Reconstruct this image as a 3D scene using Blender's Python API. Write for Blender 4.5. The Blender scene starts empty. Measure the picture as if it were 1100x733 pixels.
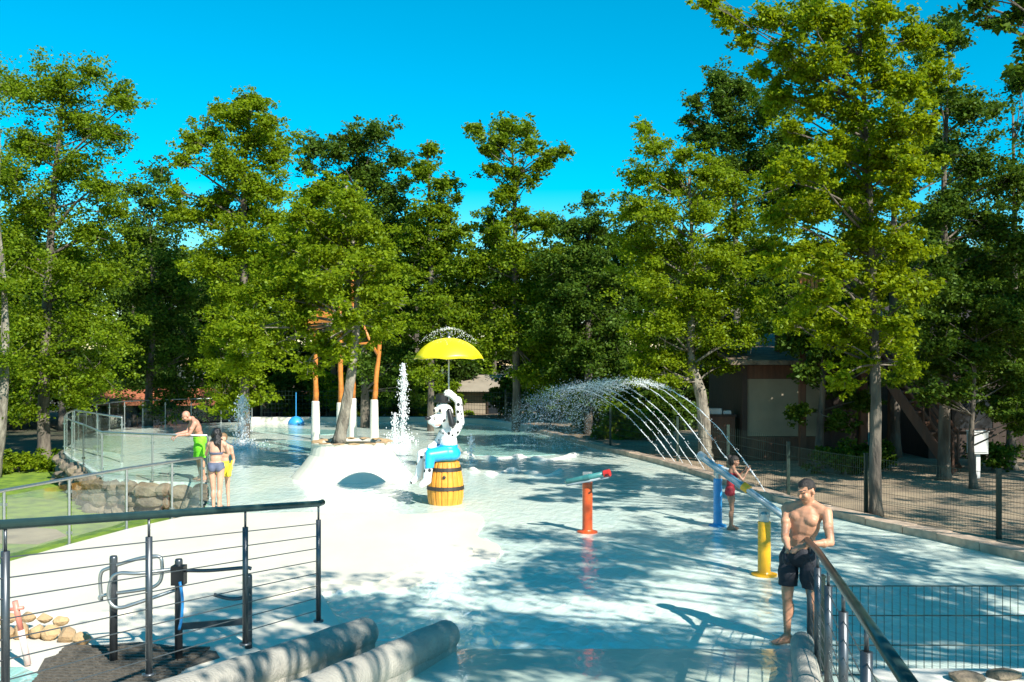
import bpy, bmesh, math, random
import numpy as np
from mathutils import Vector, Matrix
R = math.radians
random.seed(7)
rng = np.random.default_rng(11)
scene = bpy.context.scene
COL = scene.collection
F, CX, Y0, H = 1000.0, 550.0, 385.0, 2.9      # focal length in pixels, optical centre, horizon row, eye height

def W(x, y, d):
    return Vector(((x-CX)/F*d, d, H-(y-Y0)/F*d))
def G(x, y, z=0.0):
    d = (H-z)*F/(y-Y0)
    return Vector(((x-CX)/F*d, d, z))

# ------------------------------------------------------------------ materials
def new_mat(name):
    m = bpy.data.materials.new(name); m.use_nodes = True
    return m, m.node_tree.nodes, m.node_tree.links, m.node_tree.nodes['Principled BSDF']
def mat(name, col, rough=0.6, var=0.0, vscale=6.0, bump=0.0, bscale=30.0, metal=0.0, col2=None, coat=0.0, sss=0.0, detail=5.0, stretch=None):
    m, n, l, b = new_mat(name)
    b.inputs['Roughness'].default_value = rough
    b.inputs['Metallic'].default_value = metal
    b.inputs['Coat Weight'].default_value = coat
    b.inputs['Base Color'].default_value = (*col, 1)
    tc = n.new('ShaderNodeTexCoord'); src = tc.outputs['Object']
    if stretch:
        mp = n.new('ShaderNodeMapping'); mp.inputs['Scale'].default_value = stretch
        l.new(src, mp.inputs['Vector']); src = mp.outputs['Vector']
    if var > 0 or col2:
        nz = n.new('ShaderNodeTexNoise'); nz.inputs['Scale'].default_value = vscale; nz.inputs['Detail'].default_value = detail
        l.new(src, nz.inputs['Vector'])
        cr = n.new('ShaderNodeValToRGB'); l.new(nz.outputs['Fac'], cr.inputs['Fac'])
        c2 = col2 if col2 else tuple(max(0, c*(1-var)) for c in col)
        c1 = col if col2 else tuple(min(1, c*(1+var*0.5)) for c in col)
        cr.color_ramp.elements[0].position = 0.35; cr.color_ramp.elements[0].color = (*c2, 1)
        cr.color_ramp.elements[1].position = 0.65; cr.color_ramp.elements[1].color = (*c1, 1)
        l.new(cr.outputs['Color'], b.inputs['Base Color'])
    if bump > 0:
        nb = n.new('ShaderNodeTexNoise'); nb.inputs['Scale'].default_value = bscale; nb.inputs['Detail'].default_value = 6
        l.new(src, nb.inputs['Vector'])
        bp = n.new('ShaderNodeBump'); bp.inputs['Strength'].default_value = bump; bp.inputs['Distance'].default_value = 0.05
        l.new(nb.outputs['Fac'], bp.inputs['Height']); l.new(bp.outputs['Normal'], b.inputs['Normal'])
    if sss > 0:
        b.inputs['Subsurface Weight'].default_value = sss; b.inputs['Subsurface Radius'].default_value = (0.02, 0.008, 0.004)
    return m

def leaf_mat(name, dark, light, trans=0.35):
    m = bpy.data.materials.new(name); m.use_nodes = True
    n, l = m.node_tree.nodes, m.node_tree.links
    n.remove(n['Principled BSDF'])
    g = n.new('ShaderNodeNewGeometry')
    cr = n.new('ShaderNodeValToRGB'); l.new(g.outputs['Random Per Island'], cr.inputs['Fac'])
    cr.color_ramp.elements[0].color = (*dark, 1); cr.color_ramp.elements[1].color = (*light, 1)
    d = n.new('ShaderNodeBsdfDiffuse'); l.new(cr.outputs['Color'], d.inputs['Color'])
    t = n.new('ShaderNodeBsdfTranslucent')
    hs = n.new('ShaderNodeMixRGB'); hs.blend_type = 'MULTIPLY'; hs.inputs['Fac'].default_value = 1
    l.new(cr.outputs['Color'], hs.inputs['Color1']); hs.inputs['Color2'].default_value = (1.5, 1.35, 0.55, 1)
    l.new(hs.outputs['Color'], t.inputs['Color'])
    mx = n.new('ShaderNodeMixShader'); mx.inputs['Fac'].default_value = trans
    l.new(d.outputs[0], mx.inputs[1]); l.new(t.outputs[0], mx.inputs[2])
    gl = n.new('ShaderNodeBsdfGlossy'); gl.inputs['Roughness'].default_value = 0.45; gl.inputs['Color'].default_value = (.45, .6, .3, 1)
    m2 = n.new('ShaderNodeMixShader'); m2.inputs['Fac'].default_value = 0.02
    l.new(mx.outputs[0], m2.inputs[1]); l.new(gl.outputs[0], m2.inputs[2])
    l.new(m2.outputs[0], n['Material Output'].inputs['Surface'])
    return m

def glass_mat(name, tint, refl=0.12):
    m = bpy.data.materials.new(name); m.use_nodes = True
    n, l = m.node_tree.nodes, m.node_tree.links
    n.remove(n['Principled BSDF'])
    t = n.new('ShaderNodeBsdfTransparent'); t.inputs['Color'].default_value = (*tint, 1)
    g = n.new('ShaderNodeBsdfGlossy'); g.inputs['Roughness'].default_value = 0.03
    lw = n.new('ShaderNodeLayerWeight'); lw.inputs['Blend'].default_value = 0.25
    mt = n.new('ShaderNodeMath'); mt.operation = 'MULTIPLY_ADD'; mt.inputs[1].default_value = 0.25; mt.inputs[2].default_value = refl*0.15
    l.new(lw.outputs['Fresnel'], mt.inputs[0])
    mx = n.new('ShaderNodeMixShader'); l.new(mt.outputs[0], mx.inputs['Fac'])
    l.new(t.outputs[0], mx.inputs[1]); l.new(g.outputs[0], mx.inputs[2])
    l.new(mx.outputs[0], n['Material Output'].inputs['Surface'])
    return m

def water_floor_mat(name, c1, c2, rough=0.08, bump=0.25, wscale=(2.2, 1.1, 1), spec=0.5, pscale=0.35):
    m, n, l, b = new_mat(name)
    tc = n.new('ShaderNodeTexCoord')
    mp = n.new('ShaderNodeMapping'); mp.inputs['Scale'].default_value = wscale; l.new(tc.outputs['Object'], mp.inputs['Vector'])
    nz = n.new('ShaderNodeTexNoise'); nz.inputs['Scale'].default_value = pscale; nz.inputs['Detail'].default_value = 7; nz.inputs['Roughness'].default_value = .62
    l.new(mp.outputs['Vector'], nz.inputs['Vector'])
    cr = n.new('ShaderNodeValToRGB'); l.new(nz.outputs['Fac'], cr.inputs['Fac'])
    cr.color_ramp.elements[0].position = .36; cr.color_ramp.elements[0].color = (*c2, 1)
    cr.color_ramp.elements[1].position = .62; cr.color_ramp.elements[1].color = (*c1, 1)
    l.new(cr.outputs['Color'], b.inputs['Base Color'])
    b.inputs['Roughness'].default_value = rough
    b.inputs['Specular IOR Level'].default_value = spec
    w1 = n.new('ShaderNodeTexNoise'); w1.inputs['Scale'].default_value = 3.0; w1.inputs['Detail'].default_value = 4; w1.inputs['Distortion'].default_value = .6
    l.new(mp.outputs['Vector'], w1.inputs['Vector'])
    bp = n.new('ShaderNodeBump'); bp.inputs['Strength'].default_value = bump; bp.inputs['Distance'].default_value = .08
    l.new(w1.outputs['Fac'], bp.inputs['Height']); l.new(bp.outputs['Normal'], b.inputs['Normal'])
    return m

M = {}
M['water'] = water_floor_mat('shallow_pool_water', (.73, .79, .68), (.57, .69, .62), rough=.08, bump=.28, spec=.5)
M['deepwater'] = water_floor_mat('deeper_pool_water', (.36, .58, .50), (.17, .38, .36), rough=.06, bump=.5)  # deeper water, and the reflections painted in the rear left
M['beach'] = water_floor_mat('cream_pool_floor', (.695, .635, .52), (.61, .565, .47), rough=.45, bump=.05, spec=.3)
M['ramp'] = water_floor_mat('wet_ramp_floor', (.62, .70, .58), (.50, .61, .53), rough=.12, bump=.12)
M['cream'] = mat('cream_render', (.72, .68, .60), .6, .08, 4, .15, 40)
M['white'] = mat('white_render', (.66, .62, .52), .5, .05, 3, .1, 30)
M['plaster_tube'] = mat('worn_grey_render', (.40, .37, .31), .8, .2, 3, .45, 40, col2=(.30, .28, .24))
M['kerb'] = mat('tan_kerb', (.44, .33, .24), .85, .3, 5, .3, 50)
M['steel'] = mat('brushed_steel', (.50, .50, .48), .45, .1, 20, metal=1.0)
M['darksteel'] = mat('dark_grey_steel', (.10, .11, .12), .35, .1, 20, metal=.7)
M['railblack'] = mat('dark_green_handrail', (.03, .06, .055), .3, .2, 10, metal=.3)
M['cable'] = mat('steel_cable', (.22, .22, .22), .4, metal=.8, var=.1)
M['fencegreen'] = mat('dark_green_coated_wire', (.015, .035, .025), .5, .1, 8)
M['black'] = mat('black_plastic', (.012, .012, .013), .4, .2, 8)
M['glass'] = glass_mat('balustrade_glass', (.95, .985, .965))
M['grass'] = mat('lawn_grass', (.24, .36, .02), .9, .35, 3, .8, 120, col2=(.10, .19, .015))
M['sand'] = mat('sandy_ground', (.33, .25, .16), .95, .3, 1.5, .5, 60, col2=(.20, .15, .10))
M['forest'] = mat('forest_floor', (.07, .055, .03), .95, .3, .8, .5, 20, col2=(.04, .05, .02))
M['rock'] = mat('warm_grey_stone', (.25, .195, .13), .9, .4, 3, .8, 14, col2=(.10, .08, .06))
M['orangerock'] = mat('ochre_stone', (.45, .30, .15), .9, .4, 3, .6, 14, col2=(.28, .19, .11))
M['bark'] = mat('grey_oak_bark', (.17, .145, .11), .95, .4, 5, .9, 22, col2=(.06, .05, .04), stretch=(1, 1, .25))
M['barklight'] = mat('pale_lichen_bark', (.30, .27, .21), .95, .4, 7, .9, 25, col2=(.10, .085, .065), stretch=(1, 1, .35))
M['brown'] = mat('dark_brown_timber', (.035, .020, .013), .7, .3, 6, .3, 20, stretch=(1, 1, .2))
M['redbrown'] = mat('red_brown_timber', (.095, .040, .020), .6, .3, 6, .3, 20, stretch=(1, 1, .2))
M['screen'] = mat('beige_screen_fabric', (.26, .225, .155), .85, .12, 2, .25, 3)
M['rooftile'] = mat('weathered_roof', (.16, .12, .08), .9, .35, 4, .5, 12)
M['terracotta'] = mat('terracotta_tiles', (.34, .11, .05), .8, .3, 5, .5, 10)
M['tan_wall'] = mat('tan_wall', (.27, .23, .17), .85, .12, 2, .2, 20)
M['window'] = mat('dark_window_glass', (.02, .025, .03), .08, .2, 2)
M['orangewood'] = mat('orange_painted_wood', (.55, .20, .035), .45, .25, 7, .2, 15, col2=(.40, .13, .02))
M['barrelwood'] = mat('orange_barrel_staves', (.72, .30, .03), .45, .25, 5, .2, 20, stretch=(3, 3, .3))
M['hoop'] = mat('black_iron_hoop', (.03, .025, .02), .5, .2, 9)
M['orange'] = mat('orange_red_paint', (.62, .085, .015), .35, .12, 6, coat=.2)
M['yellow'] = mat('amber_yellow_paint', (.72, .36, .01), .35, .12, 6, coat=.2)
M['blue'] = mat('blue_paint', (.02, .25, .55), .35, .12, 6, coat=.2)
M['bluetube'] = mat('pale_blue_tube', (.13, .28, .36), .35, .15, 8, coat=.4)
M['greytube'] = mat('grey_tube', (.35, .40, .42), .3, .15, 8, coat=.3)
M['tealtube'] = mat('teal_tube', (.05, .20, .19), .35, .15, 8, coat=.3)
M['red'] = mat('red_paint', (.55, .03, .025), .4, .1, 6)
M['boxgrey'] = mat('pale_grey_cabinet', (.55, .56, .54), .5, .1, 4)
M['skin'] = mat('tanned_skin', (.50, .245, .145), .5, .12, 9, .06, 60, sss=.12)
M['skinpink'] = mat('sunburnt_skin', (.52, .25, .17), .5, .12, 9, sss=.12)
M['skinpale'] = mat('light_skin', (.55, .31, .21), .5, .1, 9, sss=.12)
M['skinbrown'] = mat('brown_skin', (.30, .15, .09), .5, .1, 9, sss=.12)
M['lip'] = mat('lips', (.30, .10, .08), .45, .1, 9)
M['eye'] = mat('dark_eye', (.02, .015, .012), .3, .1, 9)
M['hair'] = mat('dark_brown_hair', (.018, .012, .009), .55, .3, 60, .4, 120)
M['hairwet'] = mat('wet_black_hair', (.012, .010, .010), .3, .3, 60, .4, 120)
M['navy'] = mat('black_swim_trunks', (.012, .014, .022), .75, .2, 12, .2, 30)
M['lime'] = mat('lime_green_shorts', (.22, .75, .02), .75, .12, 12, .2, 30)
M['bikini'] = mat('grey_blue_bikini', (.09, .11, .17), .75, .2, 12)
M['redsuit'] = mat('dark_red_swimsuit', (.30, .012, .02), .65, .2, 12)
M['yellowcloth'] = mat('yellow_swimwear', (.80, .62, .03), .7, .1, 12)
M['shortsblue'] = mat('bright_blue_painted_shorts', (.01, .36, .72), .4, .1, 5, coat=.2)
M['pink'] = mat('pink_paint', (.72, .22, .16), .4, .1, 5)
M['domeblue'] = mat('bright_blue_plastic', (.03, .28, .62), .4, .15, 5)
M['grate'] = mat('dark_slatted_mat', (.10, .085, .065), .8, .3, 20, .4, 40)
M['umbrella'] = mat('yellow_canopy', (.80, .66, .005), .4, .06, 4, coat=.1)
M['stripe'] = mat('pink_white_stick', (.75, .55, .50), .5, .1, 4)

def spotted():
    m, n, l, b = new_mat('white_paint_with_black_spots')
    tc = n.new('ShaderNodeTexCoord'); v = n.new('ShaderNodeTexVoronoi'); v.inputs['Scale'].default_value = 11
    l.new(tc.outputs['Object'], v.inputs['Vector'])
    sep = n.new('ShaderNodeSeparateColor'); l.new(v.outputs['Color'], sep.inputs['Color'])
    th = n.new('ShaderNodeMath'); th.operation = 'MULTIPLY'; th.inputs[1].default_value = .43; l.new(sep.outputs[0], th.inputs[0])
    lt = n.new('ShaderNodeMath'); lt.operation = 'LESS_THAN'; l.new(v.outputs['Distance'], lt.inputs[0]); l.new(th.outputs[0], lt.inputs[1])
    mx = n.new('ShaderNodeMixRGB'); mx.inputs['Color1'].default_value = (.80, .79, .76, 1); mx.inputs['Color2'].default_value = (.015, .015, .015, 1)
    l.new(lt.outputs[0], mx.inputs['Fac']); l.new(mx.outputs['Color'], b.inputs['Base Color']); b.inputs['Roughness'].default_value = .35
    return m
M['spot'] = spotted()
def drop_mat():
    m = bpy.data.materials.new('airborne_water'); m.use_nodes = True
    n, l = m.node_tree.nodes, m.node_tree.links; b = n['Principled BSDF']
    b.inputs['Base Color'].default_value = (.92, .95, .96, 1); b.inputs['Roughness'].default_value = .12
    t = n.new('ShaderNodeBsdfTransparent'); mx = n.new('ShaderNodeMixShader'); mx.inputs['Fac'].default_value = .35
    nz = n.new('ShaderNodeTexNoise'); nz.inputs['Scale'].default_value = 9
    cr = n.new('ShaderNodeMapRange'); cr.inputs['From Min'].default_value = .3; cr.inputs['From Max'].default_value = .7; cr.inputs['To Min'].default_value = .15; cr.inputs['To Max'].default_value = .6
    l.new(nz.outputs['Fac'], cr.inputs['Value']); l.new(cr.outputs['Result'], mx.inputs['Fac'])
    l.new(b.outputs[0], mx.inputs[1]); l.new(t.outputs[0], mx.inputs[2]); l.new(mx.outputs[0], n['Material Output'].inputs['Surface'])
    return m
M['drop'] = drop_mat()
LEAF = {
 'deep': leaf_mat('deep_green_leaves', (.018, .044, .008), (.046, .082, .010), .28),  # far woodland leaves, understorey shade put into their colour
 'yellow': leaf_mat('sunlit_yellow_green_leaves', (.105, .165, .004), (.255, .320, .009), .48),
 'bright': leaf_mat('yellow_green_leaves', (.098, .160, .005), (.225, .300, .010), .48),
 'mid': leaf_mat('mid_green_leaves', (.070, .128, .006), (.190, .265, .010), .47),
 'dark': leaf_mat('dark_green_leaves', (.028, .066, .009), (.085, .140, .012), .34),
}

# ------------------------------------------------------------------ mesh builder
def wloc(o):
    v = Vector((0, 0, 0))
    while o is not None:
        v += o.location; o = o.parent
    return v
class MB:
    def __init__(s): s.v = []; s.f = []
    def add(s, vs, fs):
        o = len(s.v); s.v += [tuple(p) for p in vs]; s.f += [tuple(i+o for i in f) for f in fs]
    def box(s, a, b, rot=None, c=None):
        (x0, y0, z0), (x1, y1, z1) = a, b
        vs = [Vector(p) for p in ((x0,y0,z0),(x1,y0,z0),(x1,y1,z0),(x0,y1,z0),(x0,y0,z1),(x1,y0,z1),(x1,y1,z1),(x0,y1,z1))]
        s.add(vs, [(0,3,2,1),(4,5,6,7),(0,1,5,4),(1,2,6,5),(2,3,7,6),(3,0,4,7)])
    def beam(s, p, q, w, h, up=Vector((0,0,1))):
        p, q = Vector(p), Vector(q); d = (q-p).normalized()
        a = d.cross(up)
        if a.length < 1e-4: a = d.cross(Vector((1,0,0)))
        a.normalize(); b = a.cross(d).normalized()
        vs = [e + a*sx*w/2 + b*sz*h/2 for e in (p, q) for sx, sz in ((-1,-1),(1,-1),(1,1),(-1,1))]
        s.add(vs, [(0,3,2,1),(4,5,6,7),(0,1,5,4),(1,2,6,5),(2,3,7,6),(3,0,4,7)])
    def tube(s, pts, rad, n=10, cap=True):
        pts = [Vector(p) for p in pts]; k = len(pts)
        if not isinstance(rad, (list, tuple)): rad = [rad]*k
        ref = None; rings = []
        for i, p in enumerate(pts):
            d = (pts[min(i+1, k-1)] - pts[max(i-1, 0)])
            if d.length < 1e-7: d = Vector((0,0,1))
            d.normalize()
            if ref is None:
                ref = d.cross(Vector((0,0,1)))
                if ref.length < .05: ref = d.cross(Vector((1,0,0)))
            a = (ref - d*ref.dot(d)).normalized(); ref = a; b = d.cross(a)
            rings.append([p + (a*math.cos(t)+b*math.sin(t))*rad[i] for t in [2*math.pi*j/n for j in range(n)]])
        vs = [v for r in rings for v in r]; fs = []
        for i in range(k-1):
            for j in range(n):
                fs.append((i*n+j, i*n+(j+1)%n, (i+1)*n+(j+1)%n, (i+1)*n+j))
        if cap:
            fs.append(tuple(range(n-1, -1, -1))); fs.append(tuple((k-1)*n+j for j in range(n)))
        s.add(vs, fs)
    def lathe(s, c, prof, n=24):
        c = Vector(c); vs = []; fs = []; k = len(prof)
        for r, z in prof:
            for j in range(n):
                t = 2*math.pi*j/n; vs.append(c+Vector((r*math.cos(t), r*math.sin(t), z)))
        for i in range(k-1):
            for j in range(n): fs.append((i*n+j, i*n+(j+1)%n, (i+1)*n+(j+1)%n, (i+1)*n+j))
        fs.append(tuple(range(n-1, -1, -1))); fs.append(tuple((k-1)*n+j for j in range(n)))
        s.add(vs, fs)
    def ell(s, c, r, rot=None, n=12, m=8):
        c = Vector(c); vs = []; fs = []
        if not isinstance(r, (tuple, list)): r = (r, r, r)
        def T(p):
            p = Vector((p[0]*r[0], p[1]*r[1], p[2]*r[2]))
            return c + (rot @ p if rot else p)
        vs.append(T((0,0,-1)))
        for i in range(1, m):
            a = -math.pi/2+math.pi*i/m
            for j in range(n):
                t = 2*math.pi*j/n; vs.append(T((math.cos(a)*math.cos(t), math.cos(a)*math.sin(t), math.sin(a))))
        vs.append(T((0,0,1)))
        for j in range(n): fs.append((0, 1+(j+1)%n, 1+j))
        for i in range(m-2):
            for j in range(n): fs.append((1+i*n+j, 1+i*n+(j+1)%n, 1+(i+1)*n+(j+1)%n, 1+(i+1)*n+j))
        t = len(vs)-1
        for j in range(n): fs.append((t, 1+(m-2)*n+j, 1+(m-2)*n+(j+1)%n))
        s.add(vs, fs)
    def cap(s, p, r0, q, r1, n=12, m=4):
        p, q = Vector(p), Vector(q); d = (q-p)
        if d.length < 1e-5: return s.ell(p, r0)
        d.normalize(); pts = []; rr = []
        for i in range(m): a = -math.pi/2+math.pi/2*i/m; pts.append(p+d*r0*math.sin(a)); rr.append(max(r0*math.cos(a), r0*.05))
        pts += [p, q]; rr += [r0, r1]
        for i in range(1, m+1): a = math.pi/2*i/m; pts.append(q+d*r1*math.sin(a)); rr.append(max(r1*math.cos(a), r1*.05))
        s.tube(pts, rr, n)
    def prism(s, poly, z0, z1):
        k = len(poly)
        vs = [(p[0], p[1], z0) for p in poly] + [(p[0], p[1], z1) for p in poly]
        fs = [tuple(range(k-1, -1, -1)), tuple(range(k, 2*k))] + [(i, (i+1)%k, k+(i+1)%k, k+i) for i in range(k)]
        s.add(vs, fs)
    def rock(s, c, r, seed, sub=2):
        rd = random.Random(seed); bm = bmesh.new(); bmesh.ops.create_icosphere(bm, subdivisions=sub, radius=1)
        dirs = [(Vector((rd.gauss(0,1), rd.gauss(0,1), rd.gauss(0,1))).normalized(), rd.uniform(.62, .95)) for _ in range(9)]
        for v in bm.verts:
            for d_, k in dirs:
                e = v.co.dot(d_)
                if e > k: v.co -= d_*(e-k)
        idx = {v: i for i, v in enumerate(bm.verts)}
        vs = [Vector(c)+Vector((v.co.x*r[0], v.co.y*r[1], v.co.z*r[2])) for v in bm.verts]
        s.add(vs, [tuple(idx[v] for v in f.verts) for f in bm.faces]); bm.free()
    def build(s, name, m, parent=None, origin=None, smooth=False):
        base = wloc(parent) if parent else Vector((0,0,0))
        o0 = Vector(origin) if origin is not None else base
        me = bpy.data.meshes.new(name)
        me.from_pydata([(v[0]-o0.x, v[1]-o0.y, v[2]-o0.z) for v in s.v], [], s.f); me.update()
        if m is not None: me.materials.append(m)
        if smooth: me.polygons.foreach_set('use_smooth', [True]*len(me.polygons))
        o = bpy.data.objects.new(name, me); COL.objects.link(o)
        o.location = o0-base
        if parent: o.parent = parent
        return o

def tag(o, label=None, cat=None, group=None, kind=None):
    if label: o['label'] = label
    if cat: o['category'] = cat
    if group: o['group'] = group
    if kind: o['kind'] = kind
    return o
def thing(name, label, cat, loc, group=None):
    o = bpy.data.objects.new(name, None); COL.objects.link(o); o.location = loc; o.empty_display_size = .2
    return tag(o, label, cat, group)
def struct(o, label=None, cat=None): return tag(o, label, cat, None, 'structure')
def children(o): return [c for c in bpy.data.objects if c.parent == o]
def dup(root, loc, label, rotz=None):
    r = root.copy(); COL.objects.link(r); r.location = loc; r['label'] = label
    if rotz is not None: r.rotation_euler.z = rotz
    for ch in children(root):
        if ch == r: continue
        c = ch.copy(); COL.objects.link(c); c.parent = r
        for g in children(ch):
            e = g.copy(); COL.objects.link(e); e.parent = c
    return r

# ------------------------------------------------------------------ ground and pool
def V2(v): return (v.x, v.y)
LEFT_FENCE = [Vector((-7.35, 11.5, 0)), Vector((-7.15, 13.1, 0)), Vector((-6.85, 14.4, 0)), Vector((-6.5, 15.7, 0)), Vector((-6.1, 16.7, 0)), Vector((-5.8, 17.4, 0))]
TURN = [Vector((-5.8, 17.4, 0)), Vector((-6.3, 19.4, 0)), Vector((-7.1, 21.7, 0))]
BACK_FENCE = [Vector((-7.1, 21.7, 0)), Vector((-8.5, 22.0, 0)), Vector((-10.0, 22.7, 0)), Vector((-11.6, 25.2, 0)), Vector((-13.7, 28.5, 0)), Vector((-15.1, 32, 0)), Vector((-16.1, 35.2, 0)), Vector((-16.3, 37.7, 0)), Vector((-15.7, 39.6, 0)), Vector((-14.2, 41.2, 0)), Vector((-11.9, 42.6, 0))]
BACK = [Vector((-11.9, 42.6, 0)), Vector((-3.8, 42.6, 0)), Vector((-1.0, 41.0, 0)), Vector((1.1, 36.2, 0))]
RIGHT = [Vector((1.1, 36.2, 0)), Vector((2.7, 29.9, 0)), Vector((4.1, 25.2, 0)), Vector((4.75, 22, 0)), Vector((5.3, 18.9, 0)), Vector((6.15, 16.2, 0)), Vector((6.75, 14.8, 0)), Vector((7.4, 13.1, 0)), Vector((8.6, 10.5, 0)), Vector((9.6, 8.0, 0)), Vector((10, 4.5, 0))]
def spline(pts, n=6):
    out = []
    P = [pts[0]*2-pts[1]] + list(pts) + [pts[-1]*2-pts[-2]]
    for i in range(1, len(P)-2):
        for k in range(n):
            t = k/n; a, b, c, d = P[i-1], P[i], P[i+1], P[i+2]
            out.append(.5*((2*b)+(c-a)*t+(2*a-5*b+4*c-d)*t*t+(3*b-a-3*c+d)*t**3))
    out.append(pts[-1].copy()); return out
RIGHTS = spline(RIGHT, 6); BACKS = spline(BACK_FENCE, 4)
pool_poly = [V2(p) for p in ([Vector((-7.4, 4.5, 0))] + LEFT_FENCE + TURN[1:] + BACKS[1:] + BACK[1:] + RIGHTS[1:])]
b = MB(); b.prism(pool_poly, -.9, 0)
struct(b.build('pool_water', M['water']), 'shallow pale aqua water film over the white pool floor', 'pool')
b = MB(); b.box((-400, -60, -1.3), (400, 500, -.95)); struct(b.build('ground', M['forest']))
gp = [V2(p) for p in RIGHTS] + [(10, -14), (90, -14), (90, 90), (-3.6, 90), (-3.6, 42.9), (-.8, 41.2)]
b = MB(); b.prism(gp, -.94, .03); struct(b.build('gravel', M['sand']))
b = MB(); b.prism([(-7.5, 2), (-7.5, 11.5)] + [(p.x-.12, p.y) for p in LEFT_FENCE] + [(-6.4, 19.4), (-7.2, 21.8), (-10.1, 22.9), (-11.8, 25.4), (-15.3, 31), (-30, 33), (-60, 30), (-60, 2)], -.95, -.82)
struct(b.build('lawn', M['grass']))
b = MB(); pp = [G(-70, 575, -.8), G(0, 583, -.8), G(40, 584, -.8), G(72, 575, -.8), G(60, 568, -.8), G(20, 565, -.8), G(-70, 562, -.8)]
b.prism([V2(p) for p in pp], -.85, -.81); struct(b.build('path', M['sand']))
b = MB(); b.prism([(-15, 31.2), (-15.4, 33.4), (-60, 35), (-60, 31.6)], -.96, -.80); struct(b.build('path', M['kerb']))

# cream beach terraces
def blob_poly(px, n=5):
    P = [G(*p) for p in px]; return [V2(p) for p in spline(P + [P[0]], n)[:-1]]
edge = [(345, 640), (385, 633), (432, 635), (468, 619), (500, 607), (533, 602), (536, 588), (512, 577), (520, 560), (505, 552), (470, 553), (400, 556), (330, 552), (240, 556)]
pe = [G(*p) for p in edge]
poly = [V2(p) for p in spline(pe, 5)] + [(-5.75, 17.2), (-6.05, 16.65), (-6.45, 15.65), (-6.8, 14.4), (-7.1, 13.1), (-7.3, 11.5), (-7.35, 4.6), (-2.9, 4.6), (-2.1, 8.0), (-1.7, 9.6)]
b = MB(); b.prism(poly, -.2, .035); struct(b.build('beach', M['beach']))
inner = [(G(x-26-(10 if y < 600 else 0), y-4)) for x, y in edge[1:8]]
poly2 = [V2(p) for p in spline(inner, 5)] + [(-2.2, 17.2), (-5.6, 16.9), (-6.3, 15.6), (-6.65, 14.4), (-6.95, 13.1), (-7.15, 11.5), (-7.2, 9.9), (-3.2, 10.6)]
b = MB(); b.prism(poly2, -.2, .075); struct(b.build('beach', M['beach']))
# rear right basin, rims round it
basin = [G(500, 489), G(560, 490), G(610, 487), G(632, 483), (Vector((1.9, 32.5, 0))), Vector((.7, 36, 0)), Vector((-1.3, 40, 0)), G(497, 459), G(490, 470)]
b = MB(); b.prism([V2(p) for p in spline(basin+[basin[0]], 5)[:-1]], -.3, .006); struct(b.build('basin_water', M['deepwater']))
b = MB()
for pts, r in (([(497, 488), (530, 493), (560, 491), (590, 494), (626, 487)], .10), ([(505, 505), (530, 509), (552, 505), (585, 511), (606, 505)], .09), ([(345, 640), (370, 636), (400, 633), (434, 636)], .045), ([(470, 617), (500, 607), (530, 602), (537, 590), (515, 578)], .05)):
    q = spline([G(*p) for p in pts], 8); b.tube([p+Vector((0, 0, -.02+.02*math.sin(i*1.3))) for i, p in enumerate(q)], [r*(.75+.35*math.sin(i*.9+1)) for i in range(len(q))], 10)
struct(b.build('pool_rim', M['cream'], smooth=True))
# dark reflections in the rear left, painted as patches of darker water colour
b = MB()
for pts in ([(275, 459), (330, 461), (368, 463), (352, 467), (300, 466), (272, 463)], [(276, 476), (310, 473), (340, 476), (345, 484), (310, 486), (280, 484)]):
    b.prism([V2(p) for p in spline([G(*p) for p in pts+[pts[0]]], 4)[:-1]], -.3, .006)
struct(b.build('basin_water', M['deepwater']))
# back coping and right kerb
b = MB(); q = [Vector((-11.9, 42.7, 0)), Vector((-3.8, 42.7, 0)), Vector((-1.0, 41.1, 0)), Vector((.6, 37.5, 0))]
for i in range(3): b.beam(q[i]+Vector((0, 0, .09)), q[i+1]+Vector((0, 0, .09)), .4, .22)
struct(b.build('kerb', M['white']))
b = MB()
for i in range(len(RIGHTS)-1):
    p, n2 = RIGHTS[i], RIGHTS[i+1]
    if i % 3 == 2: n2 = n2 - (n2-p).normalized()*.012
    b.beam(p+Vector((.14, 0, .045+.006*((i*7)%3))), n2+Vector((.14, 0, .045+.006*((i*7)%3))), .34, .16)
struct(b.build('kerb', M['kerb']))
# skirt of the pool on the left side and entrance ramp
b = MB()
def ramp_z(d): return max(0, (9.2-d)*.115)
b.add([(-1.75, 9.25, .012), (3.0, 9.25, .012), (3.0, 9.25, -.3), (-1.75, 9.25, -.3), (-3.0, 1.0, ramp_z(1)), (.95, 1.0, ramp_z(1)), (.95, 1, -.3), (-3.0, 1, -.3)], [(0, 4, 5, 1), (3, 2, 6, 7), (0, 1, 2, 3), (4, 7, 6, 5), (0, 3, 7, 4), (1, 5, 6, 2)])
struct(b.build('ramp', M['ramp']))
b = MB(); b.prism([V2(G(488, 727)), V2(G(506, 712)), V2(G(560, 706)), V2(G(572, 715)), V2(G(830, 716)), V2(G(850, 760)), V2(G(480, 760))], -.1, .045)
struct(b.build('step', M['ramp']))
b = MB(); b.box((-7.2, -6, -.95), (8, .98, .94)); struct(b.build('walkway', M['cream']))

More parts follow.
